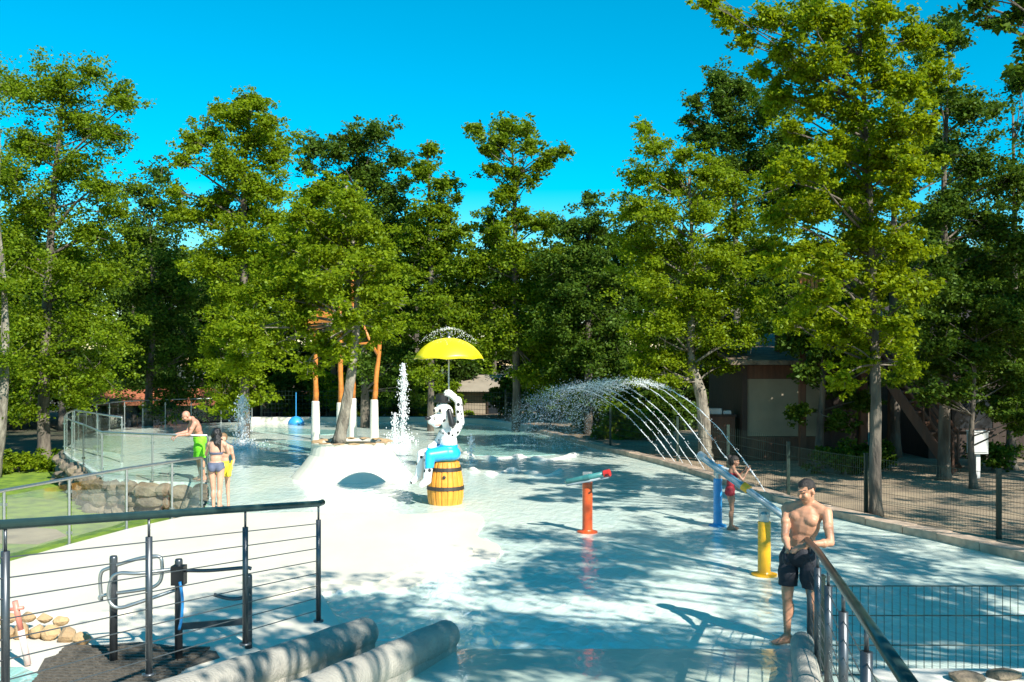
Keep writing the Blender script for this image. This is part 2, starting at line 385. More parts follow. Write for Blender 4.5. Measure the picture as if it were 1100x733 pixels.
# rounded low walls each side of the ramp
def bolster(name, p, q, r, label):
    p, q = Vector(p), Vector(q); d = (q-p).normalized(); b = MB(); pts = []; rr = []
    n = 26
    for i in range(n+1):
        t = i/n; pts.append(p.lerp(q, t)); rr.append(r*(1+.03*math.sin(i*1.7)+.02*math.sin(i*.6)))
    for i in range(1, 6):
        a = math.pi/2*i/5; pts.append(q+d*r*.55*math.sin(a)); rr.append(max(.01, r*(1-.55*(1-math.cos(a)))) if i < 5 else r*.45)
    b.tube(pts, rr, 20)
    # the wall under the roll
    for i in range(n):
        u, v = p.lerp(q, i/n), p.lerp(q, (i+1)/n)
    o = b.build(name, M['plaster_tube'], origin=(q.x, q.y, 0), smooth=True)
    b2 = MB(); z0 = -.05
    s_ = Vector((d.y, -d.x, 0)).normalized()*r*.8
    b2.add([p-s_, p+s_, q+s_, q-s_, (p-s_).xy.to_3d(), (p+s_).xy.to_3d(), (q+s_).xy.to_3d()+Vector((0, 0, z0)), (q-s_).xy.to_3d()+Vector((0, 0, z0))], [(3, 2, 1, 0), (4, 5, 6, 7), (0, 1, 5, 4), (1, 2, 6, 5), (2, 3, 7, 6), (3, 0, 4, 7)])
    b2.build('wall_base', M['plaster_tube'], o)
    return tag(o, label, 'low wall', 'round topped walls beside the pool ramp')
bolster('rounded_wall', (-3.0, 3.6, .97), (-1.47, 9.25, .17), .15, 'grey round-topped low wall carrying the cable railing')
bolster('rounded_wall', (-2.15, 3.6, .95), (-.66, 9.2, .16), .15, 'grey round-topped low wall with bare top, ending in the water')
bolster('rounded_wall', (1.25, 3.6, .85), (2.82, 9.05, .13), .11, 'pale round-topped low wall at the foot of the standing man')

# ------------------------------------------------------------------ cable railing (front left)
def rail_post(mb, p, q, r=.024):
    p, q = Vector(p), Vector(q); t = p.lerp(q, .88)
    mb.tube([p, t, t.lerp(q, .01)], [r, r, r*.45], 12); mb.tube([t, q], [r*.42, r*.42], 8)
    mb.tube([p, p+Vector((0, 0, .012))], [r*2, r*2], 14)
def post_on(d, x, zb, h): return W(x, 385, d).xy.to_3d()+Vector((0, 0, zb))
lp = [(3.6, None), (4.91, 5), (6.0, 158), (7.05, 264), (8.13, 345)]
def lx(d): return -2.34-.305*(6-d)
bases = [Vector((lx(d), d, .60+(8.13-d)*.122)) for d, _ in lp]
ltop = 1.03
t = thing('cable_railing', 'steel cable railing with dark handrail on the left round-topped wall', 'railing', bases[-1])
b = MB(); q = [p+Vector((0, 0, ltop)) for p in bases]; q = [q[0], *q[1:], q[-1]+Vector((.02, .08, 0))]
b.tube(q, .027, 14); b.build('handrail', M['railblack'], t, smooth=True)
for p in bases:
    b = MB(); rail_post(b, p, p+Vector((0, 0, ltop-.02)), .022); b.build('post', M['darksteel'], t, smooth=True)
for k in range(8):
    b = MB(); z = .10+k*.108
    b.tube([p+Vector((0, 0, z)) for p in bases], .004, 6); b.build('cable', M['cable'], t)

# right railing running to the man
def rx(d): return .53+.263*d
rb = [Vector((rx(d), d, max(0.0, (9.3-d)*.112)+.02)) for d in (9.3, 8.1, 6.9, 5.7, 4.5, 3.0)]
t = thing('handrail_railing', 'grey steel railing with thick dark handrail beside the standing man', 'railing', rb[0])
b = MB(); b.tube([rb[0]+Vector((-.012, .06, 1.06))]+[p+Vector((0, 0, 1.07)) for p in rb[1:]], .03, 14); b.build('handrail', M['railblack'], t, smooth=True)
for p in rb:
    b = MB(); rail_post(b, p, p+Vector((0, 0, 1.05)), .03); b.build('post', M['darksteel'], t, smooth=True)
for k in range(8):
    b = MB(); z = .10+k*.11
    b.tube([p+Vector((0, 0, z)) for p in rb], .004, 6); b.build('cable', M['cable'], t)

# ------------------------------------------------------------------ wire mesh fences
def wire_fence(label, pts, zb, h, post_idx, dx=.055, dz=.2, wr=.0022, group=None, pr=.03, post_extra=.05):
    t = thing('wire_mesh_fence', label, 'fence', pts[0]+Vector((0, 0, zb)), group)
    b = MB()
    for i in range(len(pts)-1):
        p, q = pts[i], pts[i+1]; L = (q-p).length; n = max(1, int(L/dx))
        for k in range(n):
            c = p.lerp(q, k/n); b.tube([c+Vector((0, 0, zb)), c+Vector((0, 0, zb+h))], wr, 4, False)
        z = .03
        while z <= h+.001:
            b.tube([p+Vector((0, 0, zb+z)), q+Vector((0, 0, zb+z))], wr*1.5, 4, False); z += dz
    b.build('wire_panel', M['fencegreen'], t)
    for i in post_idx:
        b = MB(); p = pts[i]; b.box((p.x-pr, p.y-pr, zb-.05), (p.x+pr, p.y+pr, zb+h+post_extra)); b.box((p.x-pr*1.15, p.y-pr*1.15, zb+h+post_extra), (p.x+pr*1.15, p.y+pr*1.15, zb+h+post_extra+.02))
        b.build('post', M['fencegreen'], t)
    return t
fp = [G(1190, 612), G(1063, 584), G(990, 569), G(920, 556), G(876, 546), G(837, 535)]
wire_fence('dark green wire fence along the sandy ground right of the pool', [p+Vector((.25, .2, 0)) for p in fp], .03, 1.05, [0, 1, 3, 5])
fq = [G(837, 535)+Vector((.25, .2, 0)), Vector((5.2, 22.4, 0)), Vector((4.55, 25.6, 0)), Vector((3.2, 30.3, 0)), Vector((1.5, 36.6, 0))]
wire_fence('dark green wire fence behind the row of arching water jets', fq, .03, 1.2, [1, 2, 3, 4], dx=.1, wr=.003)
bq = [Vector((-11.9, 44.2, 0)), Vector((-7.5, 44.2, 0)), Vector((-3.2, 44.2, 0)), Vector((-.3, 42.2, 0)), Vector((1.5, 36.8, 0))]
wire_fence('long wire fence along the far back edge of the pool', bq, -.3, 1.7, [0, 1, 2, 3], dx=.16, wr=.005, pr=.04)
mp_ = [Vector((rx(8.5)+.05, 8.5, 0)), Vector((4.2, 8.5, 0)), Vector((5.6, 8.5, 0))]
wire_fence('low black wire panel fence standing in the near right pool', mp_, -.02, .84, [0], dx=.07, dz=.27, wr=.0036, pr=.035, post_extra=.08)
b = MB(); b.box((3.2, 8.05, -.3), (7.5, 8.4, .10)); struct(b.build('kerb', M['cream']))
b = MB()
for k in range(7): b.rock((3.95+k*.36, 8.1+.06*math.sin(k*2), .12), (.17, .12, .06+.02*math.sin(k*3)), 40+k)
tag(b.build('stone_edging', M['rock'], origin=(3.9, 8.1, 0)), 'row of dark stones on the kerb behind the low wire panel', 'stones')

# ------------------------------------------------------------------ glass balustrades
def balustrade(label, pts, zb, h, group=None, steps=None, rail='steel'):
    t = thing('glass_balustrade', label, 'balustrade', pts[0]+Vector((0, 0, zb)), group)
    up = Vector((0, 0, 1))
    b = MB(); b.tube([p+up*(zb+h) for p in pts], .025, 10); b.build('top_rail', M[rail], t, smooth=True)
    for p in pts:
        b = MB(); b.tube([p+up*zb, p+up*(zb+h-.02)], .022, 10); b.tube([p+up*zb, p+up*(zb+.02)], .05, 12)
        for z in (.2, h-.2): b.box((p.x-.045, p.y-.012, zb+z-.02), (p.x+.045, p.y+.012, zb+z+.02))
        b.build('post', M['steel'], t, smooth=False)
    for i in range(len(pts)-1):
        p, q = pts[i], pts[i+1]; d = (q-p).normalized()
        b = MB(); b.beam(p+d*.05+up*(zb+.08+(h-.16)/2), q-d*.05+up*(zb+.08+(h-.16)/2), .012, h-.16)
        b.build('glass_panel', M['glass'], t)
    return t
balustrade('glass balustrade sloping along the lawn at the left', LEFT_FENCE, .0, 1.04)
balustrade('short glass balustrade beside the dark-haired person in bikini', [TURN[0]+Vector((.1, .35, 0)), TURN[1], TURN[2]], .0, 1.04)
balustrade('glass balustrade the man in lime shorts leans on', BACK_FENCE[:4], .0, 1.1)
balustrade('curved glass balustrade at the far left end of the pool', BACKS[12::2], .0, 1.1)
balustrade('freestanding glass screen inside the curved far-left balustrade', [G(80, 483), G(105, 490), G(131, 497)], .0, 1.25)

# stone retaining wall under the far-left pool
b = MB(); rd = random.Random(5); k = 0
pl = [Vector((-5.95, 17.6, 0)), Vector((-6.45, 19.4, 0)), Vector((-7.15, 21.6, 0))]+[p+Vector((.0, -.12, 0)) for p in BACK_FENCE[1:5]]+[Vector((-14.6, 31, 0))]
for i in range(len(pl)-1):
    p, q = pl[i], pl[i+1]; L = (q-p).length; s_ = 0
    for row in range(3):
        s_ = rd.uniform(-.2, 0)
        while s_ < L:
            w = rd.uniform(.2, .72); c = p.lerp(q, min(1, (s_+w/2)/L)); nrm = Vector((-(q-p).y, (q-p).x, 0)).normalized()
            b.rock((c.x+rd.uniform(-.05, .05), c.y+rd.uniform(-.05, .05), -.75+row*.27+rd.uniform(-.04, .04)), (w*.6, .26, .2*rd.uniform(.7, 1.25)), 100+k); k += 1; s_ += w*.9
tag(b.build('stone_retaining_wall', M['rock'], origin=(-7.1, 21.7, -.9)), 'rough stone retaining wall below the glass balustrades at left', 'wall')
for j, (x, y, s_, lab) in enumerate([(112, 545, .5, 'large pale boulder on the lawn at the foot of the stone wall'), (168, 541, .6, 'broad flat boulder in front of the stone retaining wall'), (200, 548, .45, 'small boulder under the balustrade corner at left')]):
    b = MB(); p = G(x, y, -.8); b.rock((p.x, p.y, -.68), (s_*1.2, s_*.8, s_*.6), 300+j); tag(b.build('boulder', M['rock'], origin=(p.x, p.y, -.8)), lab, 'boulder', 'boulders below the balustrade')

# ------------------------------------------------------------------ turnstile gate, mat, stones, stick
tb = G(122, 716); tc_ = G(192, 714); td = Vector((rx(0)*0-2.13, 7.6, .03))
td = G(267, 700)
t = thing('turnstile_gate', 'grey steel swing gate with loop bars behind the cable railing', 'gate', tb)
for p, h in ((tb, 1.04), (tc_, 1.0), (td, .76)):
    b = MB(); b.tube([p, p+Vector((0, 0, h-.02)), p+Vector((0, 0, h))], [.036, .036, .031], 16); b.tube([p, p+Vector((0, 0, .015))], .075, 16); b.build('post', M['darksteel'], t, smooth=True)
def loop(pts, r=.017): 
    b = MB(); b.tube(spline([Vector(p) for p in pts], 5), r, 10); return b
d0 = tb.y
def Q(x, y, dd=0): return W(x, y, d0+dd)
loop([Q(109, 646), Q(108, 618), Q(118, 610), Q(150, 600), Q(170, 598), Q(174, 606), Q(173, 622), Q(166, 630), Q(150, 634), Q(110, 640), Q(109, 646)]).build('loop_bar', M['steel'], t, smooth=True)
loop([Q(190, 611), Q(150, 616, -.1), Q(128, 616, -.12), Q(119, 624, -.12), Q(117, 644, -.12), Q(127, 653, -.12), Q(150, 647, -.1), Q(188, 634)]).build('loop_bar', M['steel'], t, smooth=True)
loop([Q(196, 613), Q(225, 613), Q(262, 610), Q(270, 611)]).build('arm', M['darksteel'], t, smooth=True)
loop([Q(230, 639), Q(245, 643), Q(257, 643), Q(268, 639)]).build('arm', M['darksteel'], t, smooth=True)
b = MB(); b.beam(tc_+Vector((.02, 0, .36)), td+Vector((0, 0, .30)), .03, .06); b.build('lower_bar', M['darksteel'], t)
b = MB(); p = tc_+Vector((.02, -.05, .86)); b.box((p.x-.06, p.y-.05, p.z-.09), (p.x+.06, p.y+.05, p.z+.09)); b.build('lock_box', M['black'], t)
b = MB(); b.tube(spline([p+Vector((.03, -.06, -.05)), p+Vector((.06, -.08, -.2)), p+Vector((.05, -.07, -.38)), p+Vector((.02, -.05, -.5))], 5), .014, 8); b.build('strap', M['domeblue'], t, smooth=True)
b = MB(); mpoly = [G(48, 712), G(92, 699), G(150, 694), G(232, 704), G(236, 711), G(160, 735), G(150, 745), G(30, 745)]
mz = .042
pts = [V2(p) for p in mpoly]; b.prism(pts, -.05, mz)
for k in range(14):
    y = 700+k*3.2; p, q = G(70-(y-700)*.9, y), G(225-(y-700)*1.2, y+2)
    b.beam(p+Vector((0, 0, mz+.01)), q+Vector((0, 0, mz+.01)), .04, .02)
tag(b.build('slatted_mat', M['grate'], origin=G(130, 715)), 'dark slatted floor mat under the steel swing gate', 'floor mat')
b = MB(); rd = random.Random(3)
for k in range(8):
    u = k/7; p = G(-25+u*112, 696-10*math.sin(u*2.6)+6*u); b.rock((p.x, p.y, .10), (.085+.02*rd.random(), .09, .075+.03*rd.random()), 500+k)
for k in range(6):
    u = k/5; p = G(-25+u*88, 690-8*math.sin(u*2.6)); b.rock((p.x, p.y+.05, .17), (.085, .08, .06), 530+k)
tag(b.build('stone_border', M['orangerock'], origin=G(30, 700)), 'ochre stone border left of the dark slatted mat', 'stone border')
t = thing('marker_stick', 'thin white and pink stick leaning at the ochre stones', 'stick', G(36, 716))
p, q = G(36, 716)+Vector((0, -.1, .05)), W(16, 646, 8.6)
b = MB(); b.tube([p, p.lerp(q, .55)], .03, 10); b.build('lower_stick', M['stripe'], t, smooth=True)
b = MB(); b.tube([p.lerp(q, .55), q], .026, 10); b.tube([q+Vector((-.07, 0, -.08)), q+Vector((.08, 0, -.06))], .016, 8); b.build('upper_stick', M['pink'], t, smooth=True)
b = MB(); b.prism([V2(G(-30, 722)), V2(G(24, 722)), V2(G(46, 732)), V2(G(30, 750)), V2(G(-30, 750))], -.2, .047); struct(b.build('footbath_water', M['deepwater']))

# ------------------------------------------------------------------ water cannons
def cannon(label, base, h, r, pm, a, c, tubes, tips):
    t = thing('water_cannon', label, 'water cannon', base, 'water cannons in the pool')
    b = MB(); b.lathe(base, [(r*2.0, 0), (r*2.0, .02), (r*1.15, .035), (r*1.05, .05)], 24); b.build('base_plate', pm, t)
    b = MB(); b.lathe(base, [(r, .03), (r, h-.03), (r*.93, h)], 24); b.build('post', pm, t, smooth=False)
    b = MB(); b.lathe(base+Vector((0, 0, h)), [(r*.75, -.02), (r*.75, .10), (r*.5, .13)], 16); b.box((base.x-r*.9, base.y-r*.25, base.z+h+.05), (base.x+r*.9, base.y+r*.25, base.z+h+.17)); b.build('pivot', M['steel'], t)
    a, c = Vector(a), Vector(c); dr = (c-a).normalized(); up = Vector((0, 0, 1)); s_ = dr.cross(up).normalized(); u2 = s_.cross(dr)
    for k, (off, rr, mm) in enumerate(tubes):
        b = MB(); o = s_*off[0]+u2*off[1]; b.tube([a+o, c+o, c+o+dr*.02], [rr, rr, rr*.7], 16); b.build('barrel_tube', mm, t, smooth=True)
    for pos, rr, mm in tips:
        b = MB(); e = a.lerp(c, pos); b.tube([e-dr*.05, e+dr*.05], rr, 16); b.build('collar', mm, t, smooth=False)
    b = MB(); e = a; b.tube([e-s_*.12-u2*.02, e+s_*.12-u2*.02], .016, 8); b.build('grip', M['black'], t)
    return t
bo = G(631, 572)
cannon('orange-red water cannon post with teal barrel, alone in the pool', bo, .84, .085, M['orange'], W(653, 508.5, 15.2), W(609, 517.5, 15.5), [((0, 0), .045, M['tealtube']), ((0, -.055), .025, M['greytube'])], [(.02, .06, M['red']), (.5, .052, M['tealtube'])])
by = G(821, 618)
cannon('amber yellow water cannon post beside the standing man', by, .72, .085, M['yellow'], W(851, 560, 12.1), W(752, 489, 13.2), [((.03, 0), .026, M['bluetube']), ((-.035, .0), .022, M['greytube']), ((0, -.04), .022, M['bluetube'])], [(.48, .06, M['yellow']), (.98, .055, M['greytube'])])
bb = G(771, 565)
cannon('blue water cannon post hidden partly by the child in red', bb, .82, .075, M['blue'], W(790, 508, 15.9), W(758, 496, 16.6), [((0, 0), .03, M['greytube'])], [(.5, .04, M['blue'])])

# ------------------------------------------------------------------ droplets and jets
OCT_V = np.array([(1,0,0),(-1,0,0),(0,1,0),(0,-1,0),(0,0,1),(0,0,-1)], float)
OCT_F = np.array([(0,2,4),(2,1,4),(1,3,4),(3,0,4),(2,0,5),(1,2,5),(3,1,5),(0,3,5)])
def drops(P, r, dirs=None, stretch=1.0):
    P = np.asarray(P, float); n = len(P); r = np.broadcast_to(np.asarray(r, float), (n,))
    v = OCT_V[None]*r[:, None, None]
    if dirs is not None:
        d = np.asarray(dirs, float); d /= (np.linalg.norm(d, axis=1, keepdims=True)+1e-9)
        k = (v*d[:, None, :]).sum(2, keepdims=True); v = v + d[:, None, :]*k*(stretch-1)
    v = (v+P[:, None]).reshape(-1, 3); f = (OCT_F[None]+6*np.arange(n)[:, None, None]).reshape(-1, 3)
    return v, f
def np_mesh(name, v, f, m, parent=None, origin=(0, 0, 0), smooth=False):
    base = wloc(parent) if parent else Vector((0, 0, 0)); o0 = np.array(base if parent else origin, float)
    me = bpy.data.meshes.new(name); v = np.asarray(v, np.float32)-o0.astype(np.float32); k = f.shape[1]; nf = len(f)
    me.vertices.add(len(v)); me.vertices.foreach_set('co', v.ravel())
    me.loops.add(nf*k); me.loops.foreach_set('vertex_index', f.astype(np.int32).ravel())
    me.polygons.add(nf); me.polygons.foreach_set('loop_start', np.arange(0, nf*k, k, dtype=np.int32)); me.polygons.foreach_set('loop_total', np.full(nf, k, np.int32))
    if smooth: me.polygons.foreach_set('use_smooth', np.ones(nf, bool))
    me.update(calc_edges=True); me.materials.append(m)
    o = bpy.data.objects.new(name, me); COL.objects.link(o)
    if parent: o.parent = parent
    else: o.location = origin
    return o
nz_px = [(714, 499), (724, 501), (733, 503), (743, 506), (757, 511), (775, 517), (797, 525), (822, 536)]
land_px = [(536, 470), (548, 474), (556, 471), (566, 478), (574, 472), (590, 480), (598, 476), (604, 482)]
apex = [1.95, 2.02, 2.08, 2.15, 2.2, 2.28, 2.3, 2.28]
ordn = ['nearest the far kerb end', 'second', 'third', 'fourth', 'fifth', 'sixth', 'seventh', 'nearest the yellow cannon']
for i in range(8):
    a = G(*nz_px[i])+Vector((.02, 0, .12)); c = G(*land_px[i]); zt = apex[i]
    tt = np.linspace(0, 1, 60)
    # parabola through a, apex, c with the apex a little past the middle
    def Pz(t): return a.z*(1-t)+c.z*t+4*(zt-.06)*t*(1-t)
    def Pp(t): return np.array([a.x+(c.x-a.x)*t, a.y+(c.y-a.y)*t, Pz(t)])
    V, Fc = [], []; off = 0
    # stream: broken short tubes that turn into drops
    t = 0.0; mb = MB()
    while t < .62:
        L = rng.uniform(.05, .11) if t < .4 else rng.uniform(.015, .04); e = min(.62, t+L)
        q = [Vector(Pp(x)+rng.normal(0, .006+.02*x, 3)) for x in np.linspace(t, e, 5)]
        r = .007+.005*rng.random(); mb.tube(q, [r*.6, r, r*1.2, r, r*.5], 6); t = e+rng.uniform(.001, .006) if t < .4 else e+rng.uniform(.004, .02)
    ts = np.concatenate([rng.uniform(.02, 1, 160), rng.uniform(.35, 1, 900), rng.uniform(.7, 1, 350)])
    Pd = np.array([Pp(x)+rng.normal(0, 1, 3)*(.02+.42*max(0, x-.33)**1.2)*np.array([1.3, 1.6, .9]) for x in ts]); Pd[:, 2] = np.maximum(Pd[:, 2], .02)
    dd = np.array([Pp(x+.01)-Pp(x) for x in ts])
    dv, df = drops(Pd, rng.uniform(.004, .013, len(ts)), dd, 2.0)
    o = mb.build('water_jet', M['drop'], origin=(a.x, a.y, 0))
    tag(o, ('arching water jet ' + (ordn[i] if i in (0, 7) else ordn[i]+' from the far kerb end')), 'water jet', 'water jets arching from the right kerb')
    tag(np_mesh('droplets', dv, df, M['drop'], o), kind='stuff')
    b = MB(); b.lathe((a.x, a.y, 0.0), [(.05, 0), (.05, .06), (.025, .09), (.02, .12)], 12); tag(b.build('jet_nozzle', M['steel'], origin=(a.x, a.y, 0)), ('small steel nozzle under the arching jet ' + (ordn[i] if i in (0, 7) else ordn[i]+' from the far kerb end')), 'nozzle', 'nozzles along the right kerb')
def spray(label, base, h, w, n, rmin, rmax, splash=.4):
    t = rng.beta(1.3, 1.1, n); ang = rng.uniform(0, 2*np.pi, n); rad = np.abs(rng.normal(0, 1, n))*w*(.35+.65*np.sin(np.pi*np.clip(t, .05, 1))**.6)
    P = np.stack([base.x+rad*np.cos(ang), base.y+rad*np.sin(ang), base.z+t*h+rng.normal(0, .03, n)], 1)
    ns = int(n*splash); a2 = rng.uniform(0, 2*np.pi, ns); r2 = np.abs(rng.normal(0, w*2.2, ns))
    P2 = np.stack([base.x+r2*np.cos(a2), base.y+r2*np.sin(a2), base.z+np.abs(rng.normal(0, .12, ns))], 1)
    P = np.concatenate([P, P2]); P[:, 2] = np.maximum(P[:, 2], .01)
    v, f = drops(P, rng.uniform(rmin, rmax, len(P)), np.tile([0, 0, 1.], (len(P), 1)), 1.8)
    return tag(np_mesh('fountain_spray', v, f, M['drop'], origin=(base.x, base.y, base.z)), label, 'fountain', 'upright fountains in the pool', 'stuff')
spray('tall white fountain spray left of the yellow umbrella', G(430, 476)+Vector((.1, 0, 0)), 2.7, .11, 1300, .008, .024)
spray('bubbling fountain spray right of the curved glass balustrade', G(260, 482), 1.7, .16, 1100, .008, .022, 1.2)
spray('short fountain spurt behind the barrel', G(506, 497), .75, .07, 160, .01, .02)
spray('low fountain spurt at the foot of the tall white spray', G(424, 470), .9, .1, 200, .012, .024)

# ------------------------------------------------------------------ tree planter mound
pc = G(378, 514); pc = Vector((-3.95, 23.0, 0))
b = MB(); prof = []
prof = [(1.5, -.02), (1.45, .04), (1.22, .28), (1.02, .55), (.95, .80), (.97, .84), (.80, .85), (.78, .70)]
b.lathe(pc, prof, 36)
o = b.build('tree_planter', M['white'], origin=pc, smooth=False)
tag(o, 'flared white planter mound round the leaning trunk', 'planter')
b = MB(); 
for k in range(14):
    a = 2*math.pi*k/14; b.rock((pc.x+.86*math.cos(a), pc.y+.86*math.sin(a), .85), (.19, .13, .035), 700+k, 1)
b.build('stone_rim', M['orangerock'], o)
b = MB(); b.lathe(pc, [(.79, .60), (.79, .78), (.3, .82), (.02, .83)], 24); b.build('soil', M['forest'], o)

# ------------------------------------------------------------------ orange wooden poles with white sleeves
def wpole(label, x, d, ztop, zs=1.55, branches=(), lean=0.0):
    p = Vector(((x-CX)/F*d, d, 0)); t = thing('painted_pole', label, 'pole', p, 'orange wooden poles with white bases')
    b = MB(); b.lathe(p, [(.15, 0), (.145, .3), (.13, zs*.8), (.12, zs), (.095, zs+.02)], 18); b.build('white_sleeve', M['white'], t, smooth=False)
    b = MB(); n = 9; pts = [p+Vector((lean*k/n+.012*math.sin(k*1.4), .01*math.cos(k), zs-.05+(ztop-zs)*k/n)) for k in range(n+1)]
    b.tube(pts, [.088-.03*k/n+.006*math.sin(k*2.1) for k in range(n+1)], 12); b.build('wooden_shaft', M['orangewood'], t, smooth=True)
    for z0, dx, dz in branches:
        q = p+Vector((lean*(z0-zs)/(ztop-zs), 0, z0)); b = MB(); b.tube([q, q+Vector((dx*.4, -.05, dz*.3)), q+Vector((dx, -.1, dz))], [.055, .05, .03], 10); b.build('branch', M['orangewood'], t, smooth=True)
    return t
wpole('orange wooden pole with white base, leftmost of the cluster', 339, 29, 4.3, branches=[(3.9, -.85, .75), (4.1, .3, .5)])
wpole('orange wooden pole with white base just left of the leaning trunk', 366, 28, 4.6, branches=[(3.5, -.3, .4)])
wpole('orange wooden pole with white base hidden behind the leaning trunk', 379, 31, 6.3)
wpole('orange wooden pole with white base, rightmost of the cluster', 402, 30, 3.9, lean=.22, branches=[(3.4, -.75, -.05), (3.5, .25, .5), (3.0, -.6, 1.3)])
t = thing('tipping_bucket', 'orange tipping bucket up among the bright planter tree leaves', 'bucket', W(342, 352, 29))
b = MB(); c = W(342, 342, 29); b.tube([c+Vector((-.45, 0, -.2)), c+Vector((.45, 0, .12)), c+Vector((.44, 0, .12)), c+Vector((-.43, 0, -.19))], [.22, .36, .32, .18], 18); b.build('bucket_shell', M['orangewood'], t)
b = MB(); b.beam(c+Vector((-.9, .3, -.25)), c+Vector((.9, .3, -.1)), .12, .12); b.build('support_beam', M['orangewood'], t)
# blue dome and far items
p = G(318, 456); t = thing('small_dome', 'small bright blue dome at the back edge of the pool', 'dome', p)
b = MB(); b.lathe(p, [(.36, 0), (.345, .11), (.27, .24), (.16, .32), (.04, .36), (.01, .364)], 20); b.build('dome_shell', M['domeblue'], t, smooth=True)
b = MB(); b.tube([p+Vector((0, 0, .35)), p+Vector((0, 0, 1.4))], .02, 8); b.build('mast', M['domeblue'], t)

# ------------------------------------------------------------------ blob (voxel) bodies
def blob(name, mb, voxel, mats, parent=None, origin=(0, 0, 0), smooth=6, fac=.5):
    tmp = mb.build('tmp_'+name, None); 
    r = tmp.modifiers.new('r', 'REMESH'); r.mode = 'VOXEL'; r.voxel_size = voxel; r.use_smooth_shade = True
    s_ = tmp.modifiers.new('s', 'SMOOTH'); s_.iterations = smooth; s_.factor = fac
    dg = bpy.context.evaluated_depsgraph_get(); me = bpy.data.meshes.new_from_object(tmp.evaluated_get(dg))
    old = tmp.data; bpy.data.objects.remove(tmp); bpy.data.meshes.remove(old)
    base = wloc(parent) if parent else Vector(origin)
    me.transform(Matrix.Translation(-base)); me.materials.clear()
    for m in mats: me.materials.append(m)
    me.polygons.foreach_set('use_smooth', np.ones(len(me.polygons), bool))
    o = bpy.data.objects.new(name, me); COL.objects.link(o)
    me.name = name
    if parent: o.parent = parent
    else: o.location = origin
    return o
def centers(me):
    c = np.empty(len(me.polygons)*3, np.float32); me.polygons.foreach_get('center', c); return c.reshape(-1, 3)
def cover(name, body, pred, off, m, flare=None):
    """clothing or hair: the part of the body's skin that pred keeps, lifted off the skin"""
    me = body.data; bm = bmesh.new(); bm.from_mesh(me)
    keep = pred(centers(me)); bm.faces.ensure_lookup_table(); bm.normal_update()
    kill = [f for i, f in enumerate(bm.faces) if not keep[i]]; bmesh.ops.delete(bm, geom=kill, context='FACES')
    for _ in range(2): bmesh.ops.smooth_vert(bm, verts=[v for v in bm.verts if v.is_boundary], factor=.5, use_axis_x=True, use_axis_y=True, use_axis_z=True)
    bm.normal_update()
    nv = {v: v.normal.copy() for v in bm.verts}
    for v in bm.verts:
        o = off if flare is None else off*flare(v.co)
        v.co += nv[v]*o
    for f in bm.faces: f.material_index = 0; f.smooth = True
    me2 = bpy.data.meshes.new(name); bm.to_mesh(me2); bm.free(); me2.materials.append(m)
    o = bpy.data.objects.new(name, me2); COL.objects.link(o); o.parent = body
    sd = o.modifiers.new('t', 'SOLIDIFY'); sd.thickness = off*.9; sd.offset = -1
    return o

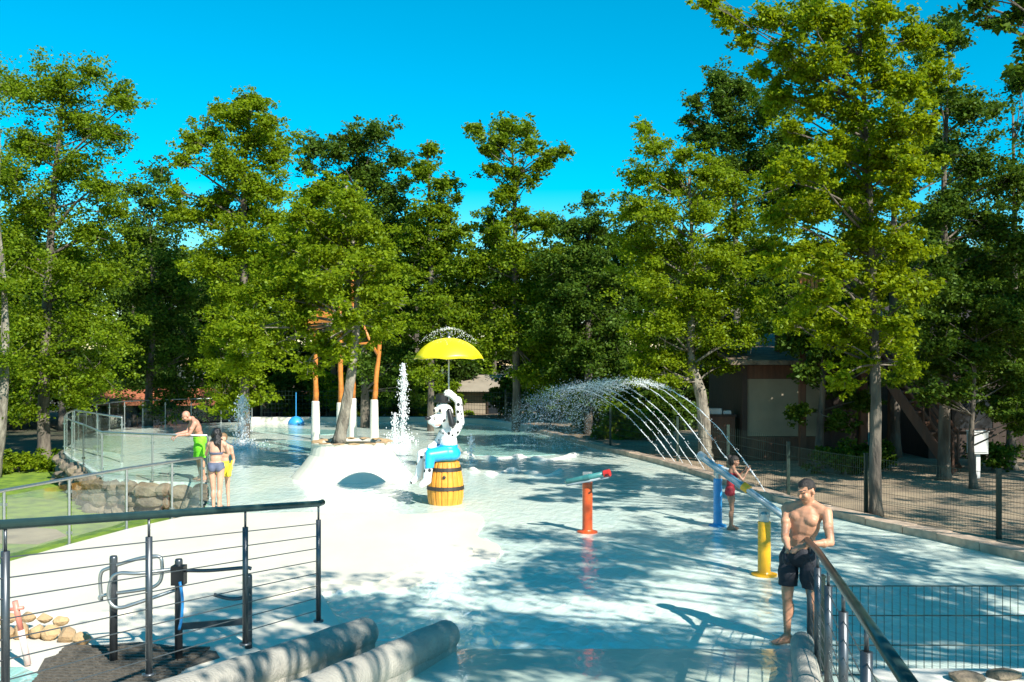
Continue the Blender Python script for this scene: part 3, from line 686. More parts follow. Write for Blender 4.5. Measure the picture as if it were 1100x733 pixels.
def person(label, loc, J, skin, hgt=1.78, voxel=.009, build=1.0, female=False, face=(0, -1, 0), chestf=(0, -1, 0), grip=(False, False), zsc=1.0):
    """J: joint positions relative to loc (x right, y away, z up)"""
    s = hgt/1.78; k = s*build; mb = MB(); L = Vector(loc); J = {a: L+Vector((v[0], v[1], v[2]*zsc)) for a, v in J.items()}
    cf = Vector(chestf).normalized(); up = (J['neck']-J['hip']).normalized(); rt = cf.cross(up).normalized(); cf = up.cross(rt).normalized()
    Rt = Matrix((rt, cf, up)).transposed()
    sw = .92 if female else 1.0
    hip, neck = J['hip'], J['neck']; tl = (neck-hip).length
    mb.ell(hip+up*.02*s, (.168*k*(1.03 if female else 1), .112*k, .115*k), Rt)
    mb.ell(hip+up*tl*.33, (.138*k*sw, .098*k, .15*k), Rt); mb.ell(hip+up*tl*.62, (.158*k*sw, .112*k, .17*k), Rt); mb.ell(hip+up*tl*.80, (.165*k*sw, .10*k, .12*k), Rt)
    for sd, c in (('R', 1), ('L', -1)):
        if female: mb.ell(hip+up*tl*.68+cf*.085*k+rt*c*.07*k, (.055*k, .055*k, .055*k), Rt)
        else: mb.ell(hip+up*tl*.74+cf*.062*k+rt*c*.072*k, (.078*k, .05*k, .062*k), Rt)
        mb.ell(hip-cf*.05*k+rt*c*.07*k-up*.03*k, (.08*k, .068*k, .09*k), Rt)
        sh, el, wr = J['sh'+sd], J['el'+sd], J['wr'+sd]; am = .85*sw if female else 1
        mb.cap(hip+up*tl*.86, .06*k, sh, .052*k*am); mb.cap(J['neck']+up*.035*s, .045*k, sh.lerp(neck, .25)+up*.01*s, .045*k)
        mb.ell(sh-up*.02*k, .06*k*am); mb.cap(sh, .054*k*am, el, .038*k*am); mb.ell(sh.lerp(el, .5)+cf*.012*k, .05*k*am)
        mb.cap(el, .039*k*am, wr, .026*k*am); mb.ell(el.lerp(wr, .28), .044*k*am)
        hd = (J['hd'+sd]-wr).normalized() if 'hd'+sd in J else (wr-el).normalized()
        pn = J['pn'+sd]-L if 'pn'+sd in J else Vector((0, 0, -1))     # palm normal
        pn = (pn-hd*pn.dot(hd)).normalized(); sdv = hd.cross(pn).normalized()*(1 if sd == 'R' else -1)
        Rh = Matrix((sdv, hd, pn)).transposed(); pc_ = wr+hd*.055*s
        mb.ell(pc_, (.042*s, .055*s, .016*s), Rh)
        cur = .75 if grip[0 if sd == 'R' else 1] else .35
        for q, (so, ln) in enumerate(((.030, .072), (.011, .082), (-.009, .076), (-.028, .060))):
            a = pc_+hd*.042*s+sdv*so*s; d1 = (hd+pn*cur*.5+sdv*(so*1.2)).normalized(); d2 = (hd+pn*cur*1.9).normalized()
            m_ = a+d1*ln*.5*s; e = m_+d2*ln*.55*s
            mb.cap(a, .0095*s, m_, .009*s, 8, 3); mb.cap(m_, .009*s, e, .0075*s, 8, 3)
        a = wr+hd*.025*s+sdv*.032*s; m_ = a+(sdv*.7+hd*.7+pn*.25).normalized()*.04*s; e = m_+(hd+pn*.4+sdv*.15).normalized()*.032*s
        mb.cap(a, .013*s, m_, .011*s, 8, 3); mb.cap(m_, .0105*s, e, .0085*s, 8, 3)
        hp, kn, an, to = J['hp'+sd], J['kn'+sd], J['an'+sd], J['to'+sd]
        mb.cap(hp, .088*k, kn, .054*k); mb.ell(hp.lerp(kn, .35)+cf*.01, (.085*k, .085*k, .13*k)); mb.ell(kn, .056*k)
        mb.cap(kn, .05*k, an, .034*k); bk = -((to-an).normalized()); bk.z = 0
        mb.ell(kn.lerp(an, .3)+bk*.02*k, (.054*k, .054*k, .11*k)); 
        ft = (to-an); ft.z = 0; ft.normalize(); g0 = Vector((an.x, an.y, L.z+.0))
        heel = g0-ft*.045*s+Vector((0, 0, .034*s)); ball = g0+ft*.12*s+Vector((0, 0, .028*s)); toe = g0+ft*.18*s+Vector((0, 0, .02*s))
        mb.cap(an, .035*k, heel, .034*s); mb.cap(heel, .034*s, ball, .03*s); mb.cap(an, .034*k, ball, .024*s)
        fs = Vector((ft.y, -ft.x, 0))
        for q in range(5): o_ = fs*(q-2)*.017*s; mb.cap(ball+o_, .018*s, toe+o_-ft*abs(q-2)*.006*s, .0115*s, 8, 3)
    hd_ = J['head']; fd = Vector(face).normalized(); hu = (Vector((0, 0, 1))-fd*fd.z).normalized(); hr = fd.cross(hu).normalized(); Rf = Matrix((hr, fd, hu)).transposed()
    mb.cap(neck-up*.02*s, .058*k, hd_-hu*.05*s-fd*.012*s, .052*k)
    q = lambda a, b_, c: hd_+hr*a*s+fd*b_*s+hu*c*s
    mb.ell(q(0, -.012, .03), (.076*s, .095*s, .09*s), Rf); mb.ell(q(0, .03, -.03), (.062*s, .064*s, .082*s), Rf); mb.ell(q(0, .055, -.085), (.034*s, .03*s, .028*s), Rf)
    mb.cap(q(0, .088, .012), .010*s, q(0, .108, -.026), .014*s, 8, 3); mb.ell(q(0, .083, .03), (.05*s, .018*s, .012*s), Rf)
    mb.ell(q(0, .087, -.055), (.024*s, .012*s, .010*s), Rf)
    for c in (1, -1): mb.ell(q(c*.078, -.012, -.012), (.012*s, .02*s, .033*s), Rf); mb.ell(q(c*.04, .065, -.025), (.025*s, .025*s, .025*s), Rf)
    o = blob('person', mb, voxel, [skin, M['eye'], M['lip'], M['hair']], origin=loc, smooth=3)
    tag(o, label, 'person')
    # facial features by material
    C = centers(o.data).astype(float)+np.array(L)-np.array(hd_); A = np.stack([C@np.array(hr), C@np.array(fd), C@np.array(hu)], 1)/s
    idx = np.zeros(len(A), np.int32); fr = A[:, 1] > .05
    for c in (1, -1):
        idx[fr & ((((A[:, 0]-c*.033)/.013)**2+((A[:, 2]-.006)/.006)**2) < 1)] = 1
        idx[fr & (np.abs(A[:, 0]-c*.034) < .024) & (np.abs(A[:, 2]-.036) < .004)] = 3
    idx[fr & (((A[:, 0]/.026)**2+((A[:, 2]+.056)/.009)**2) < 1)] = 2
    o.data.polygons.foreach_set('material_index', idx); o.data.update()
    def headspace(c):
        C = c.astype(float)+np.array(L)-np.array(hd_); return np.stack([C@np.array(hr), C@np.array(fd), C@np.array(hu)], 1)/s
    fr_ = lambda c: (c.astype(float)+np.array(L)-np.array(hip))  # relative to the hip joint
    def bodyspace(c): C = fr_(c); return np.stack([C@np.array(rt), C@np.array(cf), C@np.array(up)], 1)/s
    return o, headspace, bodyspace, dict(J=J, rt=rt, cf=cf, up=up, hr=hr, fd=fd, hu=hu, s=s)

# standing man at the right railing
ploc = Vector(((859-CX)/F*9.3, 9.42, 0))
J = dict(hip=(.03, 0, .93), neck=(.115, -.02, 1.47), head=(.085, -.07, 1.625),
         shR=(-.055, .11, 1.425), shL=(.265, -.14, 1.41), elR=(-.13, -.06, 1.15), elL=(.24, -.32, 1.135),
         wrR=(-.16, -.27, 1.07), wrL=(-.02, -.40, 1.135), hdR=(-.22, -.33, .98), hdL=(-.12, -.42, 1.10), pnR=(.6, -.4, -.6), pnL=(0, .3, -1),
         hpR=(-.05, .06, .90), hpL=(.11, -.06, .90), knR=(-.08, .03, .49), knL=(.14, -.10, .49), anR=(-.07, .06, .085), anL=(.17, -.03, .085), toR=(-.25, -.01, .03), toL=(.04, -.15, .03))
man, hs, bs, D = person('bare-chested man in black swim trunks resting his arms by the handrail', ploc, J, M['skin'], 1.78, .0085, 1.03, False, (-.84, -.42, -.34), (-.66, -.75, 0), (True, False), zsc=.965)
cover('hair', man, lambda c: (lambda a: ((a[:, 2] > .066) | ((a[:, 1] < .03) & (a[:, 2] > .03)) | ((a[:, 1] < -.035) & (a[:, 2] > -.05))) & (np.linalg.norm(a, axis=1) < .155))(hs(c)), .006, M['hair'])
cover('swim_trunks', man, lambda c: (c[:, 2] < .99) & (c[:, 2] > .60) & (np.abs(c[:, 0]-.03) < .3), .013, M['navy'], lambda co: 1.0+1.2*max(0, (.80-co.z)/.2))

# man in lime shorts leaning on the far balustrade
ploc = Vector(((213-CX)/F*22.1, 22.05, 0))
J = dict(hip=(.02, .12, .95), neck=(-.10, -.02, 1.45), head=(-.235, -.10, 1.535),
         shR=(-.17, .15, 1.41), shL=(.0, -.20, 1.38), elR=(-.27, .08, 1.15), elL=(-.10, -.27, 1.12), wrR=(-.47, -.10, 1.11), wrL=(-.34, -.36, 1.10), hdR=(-.55, -.16, 1.03), hdL=(-.42, -.40, 1.02),
         hpR=(-.03, .20, .93), hpL=(.05, .03, .92), knR=(-.05, .18, .50), knL=(.08, .0, .50), anR=(0, .22, .085), anL=(.14, .05, .085), toR=(-.16, .12, .03), toL=(-.02, -.06, .03))
o, hs, bs, D = person('bald sunburnt man in lime green shorts leaning on the glass balustrade', ploc, J, M['skinpink'], 1.8, .012, 1.08, False, (-.7, -.5, -.5), (-.75, -.6, -.2))
cover('shorts', o, lambda c: (c[:, 2] < 1.04) & (c[:, 2] > .55) & (c[:, 0] > -.22), .025, M['lime'], lambda co: 1.0+1.2*max(0, (.80-co.z)/.25))

# person in the grey-blue bikini, seen from behind
ploc = Vector(((231-CX)/F*16.9, 16.95, .075))
J = dict(hip=(.0, 0, .86), neck=(.0, .02, 1.31), head=(-.01, .06, 1.43),
         shR=(.15, .02, 1.27), shL=(-.14, .06, 1.27), elR=(.14, .22, 1.08), elL=(-.24, .16, 1.05), wrR=(.0, .40, 1.08), wrL=(-.27, .36, 1.13),
         hpR=(.085, 0, .82), hpL=(-.08, .02, .82), knR=(.07, .0, .45), knL=(-.06, .04, .45), anR=(.06, -.03, .08), anL=(-.05, .02, .08), toR=(.07, .15, .03), toL=(-.08, .2, .03))
o, hs, bs, D = person('dark-haired person in a grey-blue bikini standing with back turned', ploc, J, M['skinpale'], 1.6, .011, .95, True, (-.35, .9, -.15), (-.2, 1, 0))
def longhair(c):
    a = hs(c); return ((a[:, 2] > .04) | (a[:, 1] < .015)) & (a[:, 2] > -.13) & (np.linalg.norm(a[:, :2], axis=1) < .12)
cover('hair', o, longhair, .022, M['hairwet'])
mb = MB(); hp = D['J']['head']-D['fd']*.075
mb.ell(hp+Vector((.02, -.02, -.12)), (.075, .04, .13)); mb.cap(hp+Vector((.05, -.03, -.16)), .04, hp+Vector((.07, -.02, -.32)), .018); mb.cap(hp+Vector((.0, -.03, -.16)), .045, hp+Vector((.01, -.015, -.28)), .015)
blob('hair', mb, .012, [M['hairwet']], o, smooth=2)
cover('bikini_bottom', o, lambda c: (c[:, 2] < .93) & (c[:, 2] > .77-.0) & (c[:, 2] > .69+.9*np.abs(c[:, 0])) & (np.abs(c[:, 0]) < .26), .009, M['bikini'])
cover('bikini_top', o, lambda c: (c[:, 2] < 1.115) & (c[:, 2] > 1.075) & (np.abs(c[:, 0]) < .165) & (np.abs(c[:, 1]) < .15), .007, M['bikini'])
# child in yellow half hidden beside
ploc = Vector(((238.5-CX)/F*17.9, 18.0, .0))
J = dict(hip=(.0, 0, .80), neck=(.0, .0, 1.22), head=(-.01, -.02, 1.35), shR=(-.14, .02, 1.18), shL=(.14, .0, 1.18), elR=(-.2, .0, .95), elL=(.18, .06, .93), wrR=(-.2, -.15, .78), wrL=(.16, -.1, .76),
         hpR=(-.075, 0, .77), hpL=(.075, 0, .77), knR=(-.07, .0, .42), knL=(.07, .02, .42), anR=(-.07, .02, .08), anL=(.08, .04, .08), toR=(-.10, -.15, .03), toL=(.12, -.12, .03))
o, hs, bs, D = person('fair person in yellow swimwear half hidden behind the bikini wearer', ploc, J, M['skinpale'], 1.5, .012, .9, False, (-.5, -.8, -.1), (-.2, -1, 0))
cover('swim_shorts', o, lambda c: (c[:, 2] < .92) & (c[:, 2] > .62) & (np.abs(c[:, 0]) < .18), .014, M['yellowcloth'])
cover('hair', o, lambda c: ((hs(c)[:, 2] > .055) | ((hs(c)[:, 1] < -.02) & (hs(c)[:, 2] > -.05))) & (np.linalg.norm(hs(c), axis=1) < .16), .013, mat('sandy_hair', (.22, .13, .06), .6, .3, 60, .3, 100))
# child in the red swimsuit at the blue cannon
ploc = Vector(((782-CX)/F*15.9, 15.75, 0))
J = dict(hip=(.0, 0, .66), neck=(.045, .0, 1.04), head=(.08, .0, 1.155), shR=(.06, -.10, 1.005), shL=(.03, .11, 1.0), elR=(.17, -.17, .86), elL=(.16, .15, .86), wrR=(.27, -.08, .99), wrL=(.27, .1, 1.0),
         hpR=(0, -.065, .63), hpL=(0, .065, .63), knR=(.02, -.055, .35), knL=(.05, .06, .35), anR=(-.01, -.05, .065), anL=(.04, .06, .065), toR=(.13, -.06, .03), toL=(.18, .07, .03))
o, hs, bs, D = person('child in a dark red swimsuit standing by the blue cannon post', ploc, J, M['skinbrown'], 1.28, .010, .95, True, (.85, -.45, -.1), (.95, -.25, 0))
cover('swimsuit', o, lambda c: (c[:, 2] < .97) & (c[:, 2] > .585+.3*np.maximum(0, c[:, 0])) & (c[:, 0] < .14) & (c[:, 0] > -.16) & (np.abs(c[:, 1]) < .135), .008, M['redsuit'])
cover('hair', o, lambda c: ((hs(c)[:, 2] > .05) | (hs(c)[:, 1] < .0)) & (hs(c)[:, 2] > -.09) & (np.linalg.norm(hs(c), axis=1) < .165), .018, M['hair'])
mb = MB(); hp = D['J']['head']; mb.ell(hp-D['fd']*.09+Vector((0, 0, .06)), .045); mb.ell(hp-D['fd']*.075+Vector((0, 0, -.02)), (.05, .05, .07)); blob('hair', mb, .012, [M['hair']], o, smooth=2)

# ------------------------------------------------------------------ barrel, dog statue, umbrella
bc = G(478.5, 541)
t = thing('wooden_barrel', 'orange stave barrel with black hoops under the spotted dog statue', 'barrel', bc)
b = MB(); n = 18; prof = [(.33, .0), (.355, .14), (.36, .28), (.35, .45), (.315, .66), (.27, .84)]
for k in range(n):
    a0, a1 = 2*math.pi*(k+.03)/n, 2*math.pi*(k+.97)/n; vs = []; fs = []
    for r, z in prof:
        for a, rr in ((a0, r-.006), ((a0*.75+a1*.25), r+.004), ((a0*.25+a1*.75), r+.004), (a1, r-.006)): vs.append(bc+Vector((rr*math.cos(a), rr*math.sin(a), z)))
    m_ = 4
    for i in range(len(prof)-1):
        for j in range(m_-1): fs.append((i*m_+j, i*m_+j+1, (i+1)*m_+j+1, (i+1)*m_+j))
    b.add(vs, fs)
b.lathe(bc, [(r-.015, z) for r, z in prof], 24); b.build('staves', M['barrelwood'], t)
for z, r in ((.33, .362), (.70, .312)):
    b = MB(); q = [(r, z-.035), (r+.012, z-.035), (r+.006, z+.035), (r-.006, z+.035)]
    b.lathe(bc, [(r-.004+.02, z-.035), (r+.006, z+.035)], 28); b.build('hoop', M['hoop'], t)
b = MB(); b.ell(bc+Vector((.0, -.352, .56)), (.035, .02, .035)); b.build('bung', M['hoop'], t)
mb = MB(); c = bc; V = lambda x, y, z: c+Vector((x, y, z))
mb.ell(V(.03, .0, 1.0), (.26, .22, .17)); mb.ell(V(.06, 0, 1.22), (.18, .16, .22)); mb.ell(V(.06, 0, 1.42), (.17, .14, .14)); mb.cap(V(.04, 0, 1.5), .085, V(-.0, -.02, 1.62), .08)
mb.ell(V(-.02, -.02, 1.80), (.185, .175, .20)); mb.ell(V(-.06, -.04, 1.92), (.13, .13, .12)); mb.cap(V(-.10, -.10, 1.70), .125, V(-.25, -.22, 1.67), .095); mb.ell(V(-.17, -.16, 1.57), (.08, .08, .045))
mb.cap(V(.0, -.1, 1.0), .14, V(-.30, -.26, .98), .11); mb.cap(V(-.30, -.26, .98), .105, V(-.33, -.36, .55), .085); mb.cap(V(-.33, -.36, .5), .085, V(-.43, -.48, .43), .06)
mb.cap(V(-.06, .1, 1.0), .14, V(-.46, .0, .98), .11); mb.cap(V(-.46, .0, .98), .10, V(-.52, -.06, .60), .085); mb.cap(V(-.52, -.06, .54), .085, V(-.64, -.16, .45), .055)
mb.cap(V(.20, -.03, 1.42), .085, V(.30, -.06, 1.62), .085); mb.cap(V(.30, -.06, 1.62), .085, V(.26, -.06, 2.06), .075); mb.cap(V(.26, -.06, 2.06), .075, V(.08, -.04, 2.2), .07); mb.ell(V(.06, -.04, 2.2), (.10, .09, .08))
for q in range(4): mb.cap(V(.08, -.1+.035*q, 2.22), .025, V(-.02, -.1+.04*q, 2.17), .02)
mb.cap(V(-.06, .12, 1.42), .08, V(-.18, .2, 1.2), .07); mb.cap(V(-.18, .2, 1.2), .07, V(-.28, .06, 1.12), .06); mb.ell(V(-.3, .04, 1.12), .07)
dog = blob('dog_statue', mb, .018, [M['spot']], origin=c+Vector((0, 0, .84)), smooth=5)
tag(dog, 'white dog statue with black spots and blue shorts sitting on the barrel', 'statue')
cover('shorts', dog, lambda q: (q[:, 2] < .34) & (q[:, 2] > -.1) & (q[:, 0] > -.36) & ~((q[:, 2] > .27) & (q[:, 0] < -.17)), .02, M['shortsblue'])
b = MB(); b.ell(V(-.335, -.285, 1.72), (.055, .055, .045)); b.build('nose', M['black'], dog, smooth=True)
b = MB(); b.ell(V(-.165, -.165, 1.585), (.085, .08, .03)); b.build('mouth', M['pink'], dog, smooth=True)
for s_ in (-1, 1):
    e = V(-.125+.06*s_, -.165-.035*s_, 1.87); b = MB(); b.ell(e, (.045, .04, .06)); o = b.build('eye', M['white'], dog, smooth=True)
    b = MB(); b.ell(e+Vector((-.024, -.032, -.004)), (.026, .022, .034)); b.build('pupil', M['black'], o, smooth=True)
for s_ in (-1, 1):
    e = V(.02+.11*s_*.6, -.02-.17*s_, 1.86); b = MB(); b.cap(e, .05, e+Vector((.06, -.03*s_, -.26)), .065); b.build('ear', M['black'], dog, smooth=True)
b = MB(); h0 = V(-.07, .0, 2.02); b.lathe(h0, [(.19, 0), (.19, .025), (.13, .04), (.125, .15), (.09, .18), (.02, .185)], 20); b.build('hat', M['black'], dog, smooth=False)

uc = bc+Vector((.07, -.04, 0))
t = thing('parasol', 'bright yellow parasol held up by the spotted dog statue', 'umbrella', uc+Vector((0, 0, 2.2)))
b = MB(); b.tube([uc+Vector((0, 0, 2.05)), uc+Vector((0, 0, 3.40))], .016, 10); b.build('pole', M['steel'], t)
vs, fs = [], []; nr, ns = 10, 48
for i in range(nr+1):
    u = i/nr; r = .70*math.sin(1.12*u)/math.sin(1.12); z = 2.88+.43*(math.cos(1.12*u)-math.cos(1.12))/(1-math.cos(1.12))
    for j in range(ns):
        a = 2*math.pi*j/ns; sc = 1-.035*u*u*(abs(math.sin(a*4)))
        vs.append(uc+Vector((r*sc*math.cos(a), r*sc*math.sin(a), z+.02*u*u*abs(math.sin(a*4)))))
for i in range(nr):
    for j in range(ns): fs.append((i*ns+j, (i+1)*ns+j, (i+1)*ns+(j+1)%ns, i*ns+(j+1)%ns))
b = MB(); b.add(vs, fs); o = b.build('canopy', M['umbrella'], t, smooth=True); sd = o.modifiers.new('s', 'SOLIDIFY'); sd.thickness = .012
for k in range(8):
    a = 2*math.pi*k/8; b = MB(); b.tube([uc+Vector((.69*math.sin(1.12*u)/.9*math.cos(a), .69*math.sin(1.12*u)/.9*math.sin(a), 2.865+.43*(math.cos(1.12*u)-math.cos(1.12))/(1-math.cos(1.12)))) for u in (0.05, .3, .55, .8, 1)], .007, 6); b.build('rib', M['steel'], t)
b = MB(); b.lathe(uc+Vector((0, 0, 3.30)), [(.06, 0), (.05, .03), (.025, .05), (.02, .1), (.008, .12)], 12); b.build('finial', M['darksteel'], t)
n = 420; a = rng.uniform(0, 2*np.pi, n); u = rng.uniform(0, 1, n); P = np.stack([uc.x+.62*u*np.cos(a), uc.y+.62*u*np.sin(a), 3.50-.32*u**2+rng.normal(0, .012, n)], 1)
v, f = drops(P, rng.uniform(.004, .009, n)); tag(np_mesh('water_film', v, f, M['drop'], origin=(uc.x, uc.y, 3.4)), 'thin dome of water drops above the yellow parasol', 'water spray', None, 'stuff')

# ------------------------------------------------------------------ buildings
def house_right():
    x0, x1, y0, y1 = 6.45, 9.9, 26, 30.5
    t = thing('timber_pavilion', 'dark brown timber pavilion with a beige roller screen', 'building', (x0, y0, .03))
    b = MB(); b.box((x0, y0+.12, .03), (x1, y1, 2.75)); b.build('wall', M['brown'], t)
    for x in (x0+.04, 8.72, x1-.04):
        b = MB(); b.box((x-.07, y0-.05, .03), (x+.07, y0+.1, 2.75)); b.build('post', M['brown'], t)
    b = MB(); b.box((x0+.13, y0+.02, .72), (8.62, y0+.06, 2.32)); b.build('roller_screen', M['screen'], t)
    b = MB(); b.box((x0+.12, y0, 2.33), (8.64, y0+.1, 2.70)); b.build('fascia', M['redbrown'], t)
    b = MB(); b.box((x0+.12, y0, .05), (8.64, y0+.1, .70)); b.build('lower_panel', M['redbrown'], t)
    b = MB(); b.add([(x0-.5, y0-.7, 2.72), (x1+.5, y0-.7, 2.72), (x1+.5, y1+.5, 3.6), (x0-.5, y1+.5, 3.6), (x0-.5, y0-.7, 2.84), (x1+.5, y0-.7, 2.84), (x1+.5, y1+.5, 3.72), (x0-.5, y1+.5, 3.72)], [(0,3,2,1),(4,5,6,7),(0,1,5,4),(1,2,6,5),(2,3,7,6),(3,0,4,7)]); b.build('roof', M['rooftile'], t)
    t = thing('bar_counter', 'low wooden counter with pale trays left of the timber pavilion', 'counter', (5.6, 26.4, .03))
    b = MB(); b.box((5.5, 26.3, .03), (6.3, 26.9, 1.25)); b.build('counter_body', M['redbrown'], t)
    b = MB(); b.box((5.45, 26.25, 1.25), (6.34, 26.95, 1.31)); b.build('counter_top', M['brown'], t)
    b = MB(); b.box((5.62, 26.4, 1.315), (5.95, 26.7, 1.47)); b.box((6.0, 26.42, 1.315), (6.22, 26.7, 1.41)); tag(b.build('tray', M['boxgrey'], origin=(5.8, 26.5, 1.31)), 'pale tray resting on the low wooden counter', 'tray')
house_right()
t = thing('tree_house_stair', 'steep brown timber staircase with handrails among the right trees', 'staircase', (11.0, 23.6, .03))
foot, top = Vector((11.15, 23.4, .05)), Vector((8.9, 24.9, 4.1))
for s_ in (-.42, .42):
    off = Vector((.55, .83, 0))*s_
    b = MB(); b.beam(foot+off, top+off, .06, .24); b.build('stringer', M['redbrown'], t)
    b = MB(); b.beam(foot+off+Vector((0, 0, .95)), top+off+Vector((0, 0, .95)), .05, .07)
    for k in range(5): q = foot.lerp(top, k/4)+off; b.beam(q, q+Vector((0, 0, .95)), .05, .05)
    b.beam(foot+off+Vector((0, 0, .5)), top+off+Vector((0, 0, .5)), .03, .05)
    b.build('handrail', M['redbrown'], t)
for k in range(15):
    q = foot.lerp(top, (k+.6)/15.5); b = MB(); b.beam(q-Vector((.55, .83, 0))*.40, q+Vector((.55, .83, 0))*.40, .24, .04); b.build('tread', M['redbrown'], t)
t = thing('tree_house_deck', 'raised timber deck with slatted orange rail behind the big trunk', 'deck', (8.3, 25.4, .03))
b = MB(); b.box((7.6, 24.6, 3.95), (9.4, 27, 4.1)); b.build('deck_floor', M['redbrown'], t)
for x, y in ((7.7, 24.7), (9.3, 24.7), (7.7, 26.9), (9.3, 26.9)): b = MB(); b.box((x-.08, y-.08, .03), (x+.08, y+.08, 3.95)); b.build('post', M['redbrown'], t)
b = MB()
for k in range(12): x = 7.62+k*.1; b.box((x, 24.62, 4.1), (x+.07, 24.66, 5.0))
b.box((7.6, 24.6, 5.0), (8.9, 24.7, 5.06)); b.build('slat_rail', M['orangewood'], t)
t = thing('timber_cabin', 'dark timber cabin behind the trees at the right edge', 'building', (12.5, 27, .03))
b = MB(); b.box((11.9, 26.6, .03), (19, 31, 3.4)); b.build('wall', M['brown'], t)
for x in (12.6, 14.6):
    b = MB(); b.box((x, 26.52, .9), (x+1.1, 26.6, 2.5)); o = b.build('window', M['window'], t)
    b = MB(); b.box((x-.08, 26.5, .82), (x+1.18, 26.59, .9)); b.box((x-.08, 26.5, 2.5), (x+1.18, 26.59, 2.58)); b.box((x-.08, 26.5, .9), (x, 26.59, 2.5)); b.box((x+1.1, 26.5, .9), (x+1.18, 26.59, 2.5)); b.build('frame', M['brown'], o)
b = MB(); b.add([(11.4, 26.0, 3.3), (19.5, 26.0, 3.3), (19.5, 31.6, 4.6), (11.4, 31.6, 4.6), (11.4, 26.0, 3.42), (19.5, 26.0, 3.42), (19.5, 31.6, 4.72), (11.4, 31.6, 4.72)], [(0,3,2,1),(4,5,6,7),(0,1,5,4),(1,2,6,5),(2,3,7,6),(3,0,4,7)]); b.build('roof', M['brown'], t)
p = G(1050, 514, .03); p = Vector(((1050-CX)/F*22.3, 22.3, .03))
t = thing('utility_cabinet', 'pale grey cabinet on a thin post at the right', 'cabinet', p)
b = MB(); b.box((p.x-.05, p.y-.04, .03), (p.x+.05, p.y+.04, .63)); b.build('post', M['boxgrey'], t)
b = MB(); b.box((p.x-.20, p.y-.12, .62), (p.x+.20, p.y+.12, 1.14)); b.box((p.x-.22, p.y-.14, 1.14), (p.x+.22, p.y+.14, 1.17)); o = b.build('cabinet_box', M['boxgrey'], t)
b = MB(); b.box((p.x-.17, p.y-.135, .66), (p.x+.17, p.y-.122, 1.10)); b.build('door', M['boxgrey'], o)
t = thing('low_pavilion', 'long low building with terracotta tiled roof behind far left balustrade', 'building', (-17, 50, -.9))
b = MB(); b.box((-22.5, 50, -.95), (-10.6, 54, .55)); b.build('wall', M['window'], t)
for k in range(7): x = -22+k*1.85; b = MB(); b.box((x-.1, 49.7, -.95), (x+.1, 49.9, .6)); b.build('post', M['brown'], t)
b = MB(); b.add([(-23, 49.2, .5), (-10.2, 49.2, .5), (-10.8, 52.5, 1.15), (-22.4, 52.5, 1.15), (-23, 49.2, .40), (-10.2, 49.2, .40)], [(0, 1, 2, 3), (5, 4, 3, 2), (0, 4, 5, 1), (0, 3, 4), (1, 5, 2)])
for k in range(64): 
    x = -22.9+k*.2; x2 = -22.35+k*.18; b.tube([(x, 49.2, .53), (x2, 52.45, 1.16)], .06, 6)
b.build('roof', M['terracotta'], t)
t = thing('tan_house', 'tan rendered house wall behind the spotted dog statue', 'building', (-1.4, 48, -.3))
b = MB(); b.box((-2.5, 48, -.95), (.35, 53, 1.25)); b.build('wall', M['tan_wall'], t)
b = MB(); b.box((-1.2, 47.94, -.2), (-.1, 48, .95)); o = b.build('window', M['window'], t)
b = MB(); b.box((-1.28, 47.9, .95), (-.02, 47.98, 1.03)); b.box((-1.28, 47.9, -.28), (-.02, 47.98, -.2)); b.box((-1.28, 47.9, -.2), (-1.2, 47.98, .95)); b.box((-.1, 47.9, -.2), (-.02, 47.98, .95)); b.build('frame', M['brown'], o)
b = MB(); b.add([(-2.8, 47.4, 1.2), (.6, 47.4, 1.2), (.6, 50.5, 2.0), (-2.8, 50.5, 2.0), (-2.8, 53.6, 1.2), (.6, 53.6, 1.2)], [(0, 1, 2, 3), (3, 2, 5, 4), (0, 3, 4), (1, 5, 2), (0, 4, 5, 1)]); b.build('roof', M['tan_wall'], t)

# ------------------------------------------------------------------ trees
def leaves(C, Rr, per_lobe, L, subs=26, squash=.6, sig=.17):
    """leaf quads scattered in clumps through the lobes"""
    out = []; rm = float(np.mean(Rr))
    for c, r in zip(C, Rr):
        d = rng.normal(0, 1, (subs, 3)); d /= np.linalg.norm(d, axis=1, keepdims=True); rad = np.minimum(np.abs(rng.normal(0, .72, (subs, 1))), 1.45)
        sc = c + d*rad*r*np.array([1, 1, .8]); m = max(3, int(per_lobe/subs*(r/rm)**1.7))
        p = np.repeat(sc, m, 0) + rng.normal(0, 1, (subs*m, 3))*r*sig*np.array([1, 1, squash])*np.repeat(rng.uniform(.55, 1.15, (subs, 1)), m, 0)
        out.append(p)
    P = np.concatenate(out); n = len(P)
    a = rng.normal(0, 1, (n, 3)); a[:, 2] = a[:, 2]*.55-.25; a /= np.linalg.norm(a, axis=1, keepdims=True)
    nn = rng.normal(0, .65, (n, 3)); nn += np.array([.25, -.4, .4]); nn -= a*(nn*a).sum(1, keepdims=True); nn /= np.linalg.norm(nn, axis=1, keepdims=True)+1e-9
    bb_ = np.cross(a, nn); l_ = L*rng.uniform(.7, 1.3, (n, 1)); w = l_*rng.uniform(.5, .75, (n, 1))
    v = np.stack([P, P+a*l_*.45+bb_*w*.5+nn*l_*.06, P+a*l_, P+a*l_*.45-bb_*w*.5+nn*l_*.06], 1).reshape(-1, 3)
    f = np.arange(4*n).reshape(-1, 4); return v, f
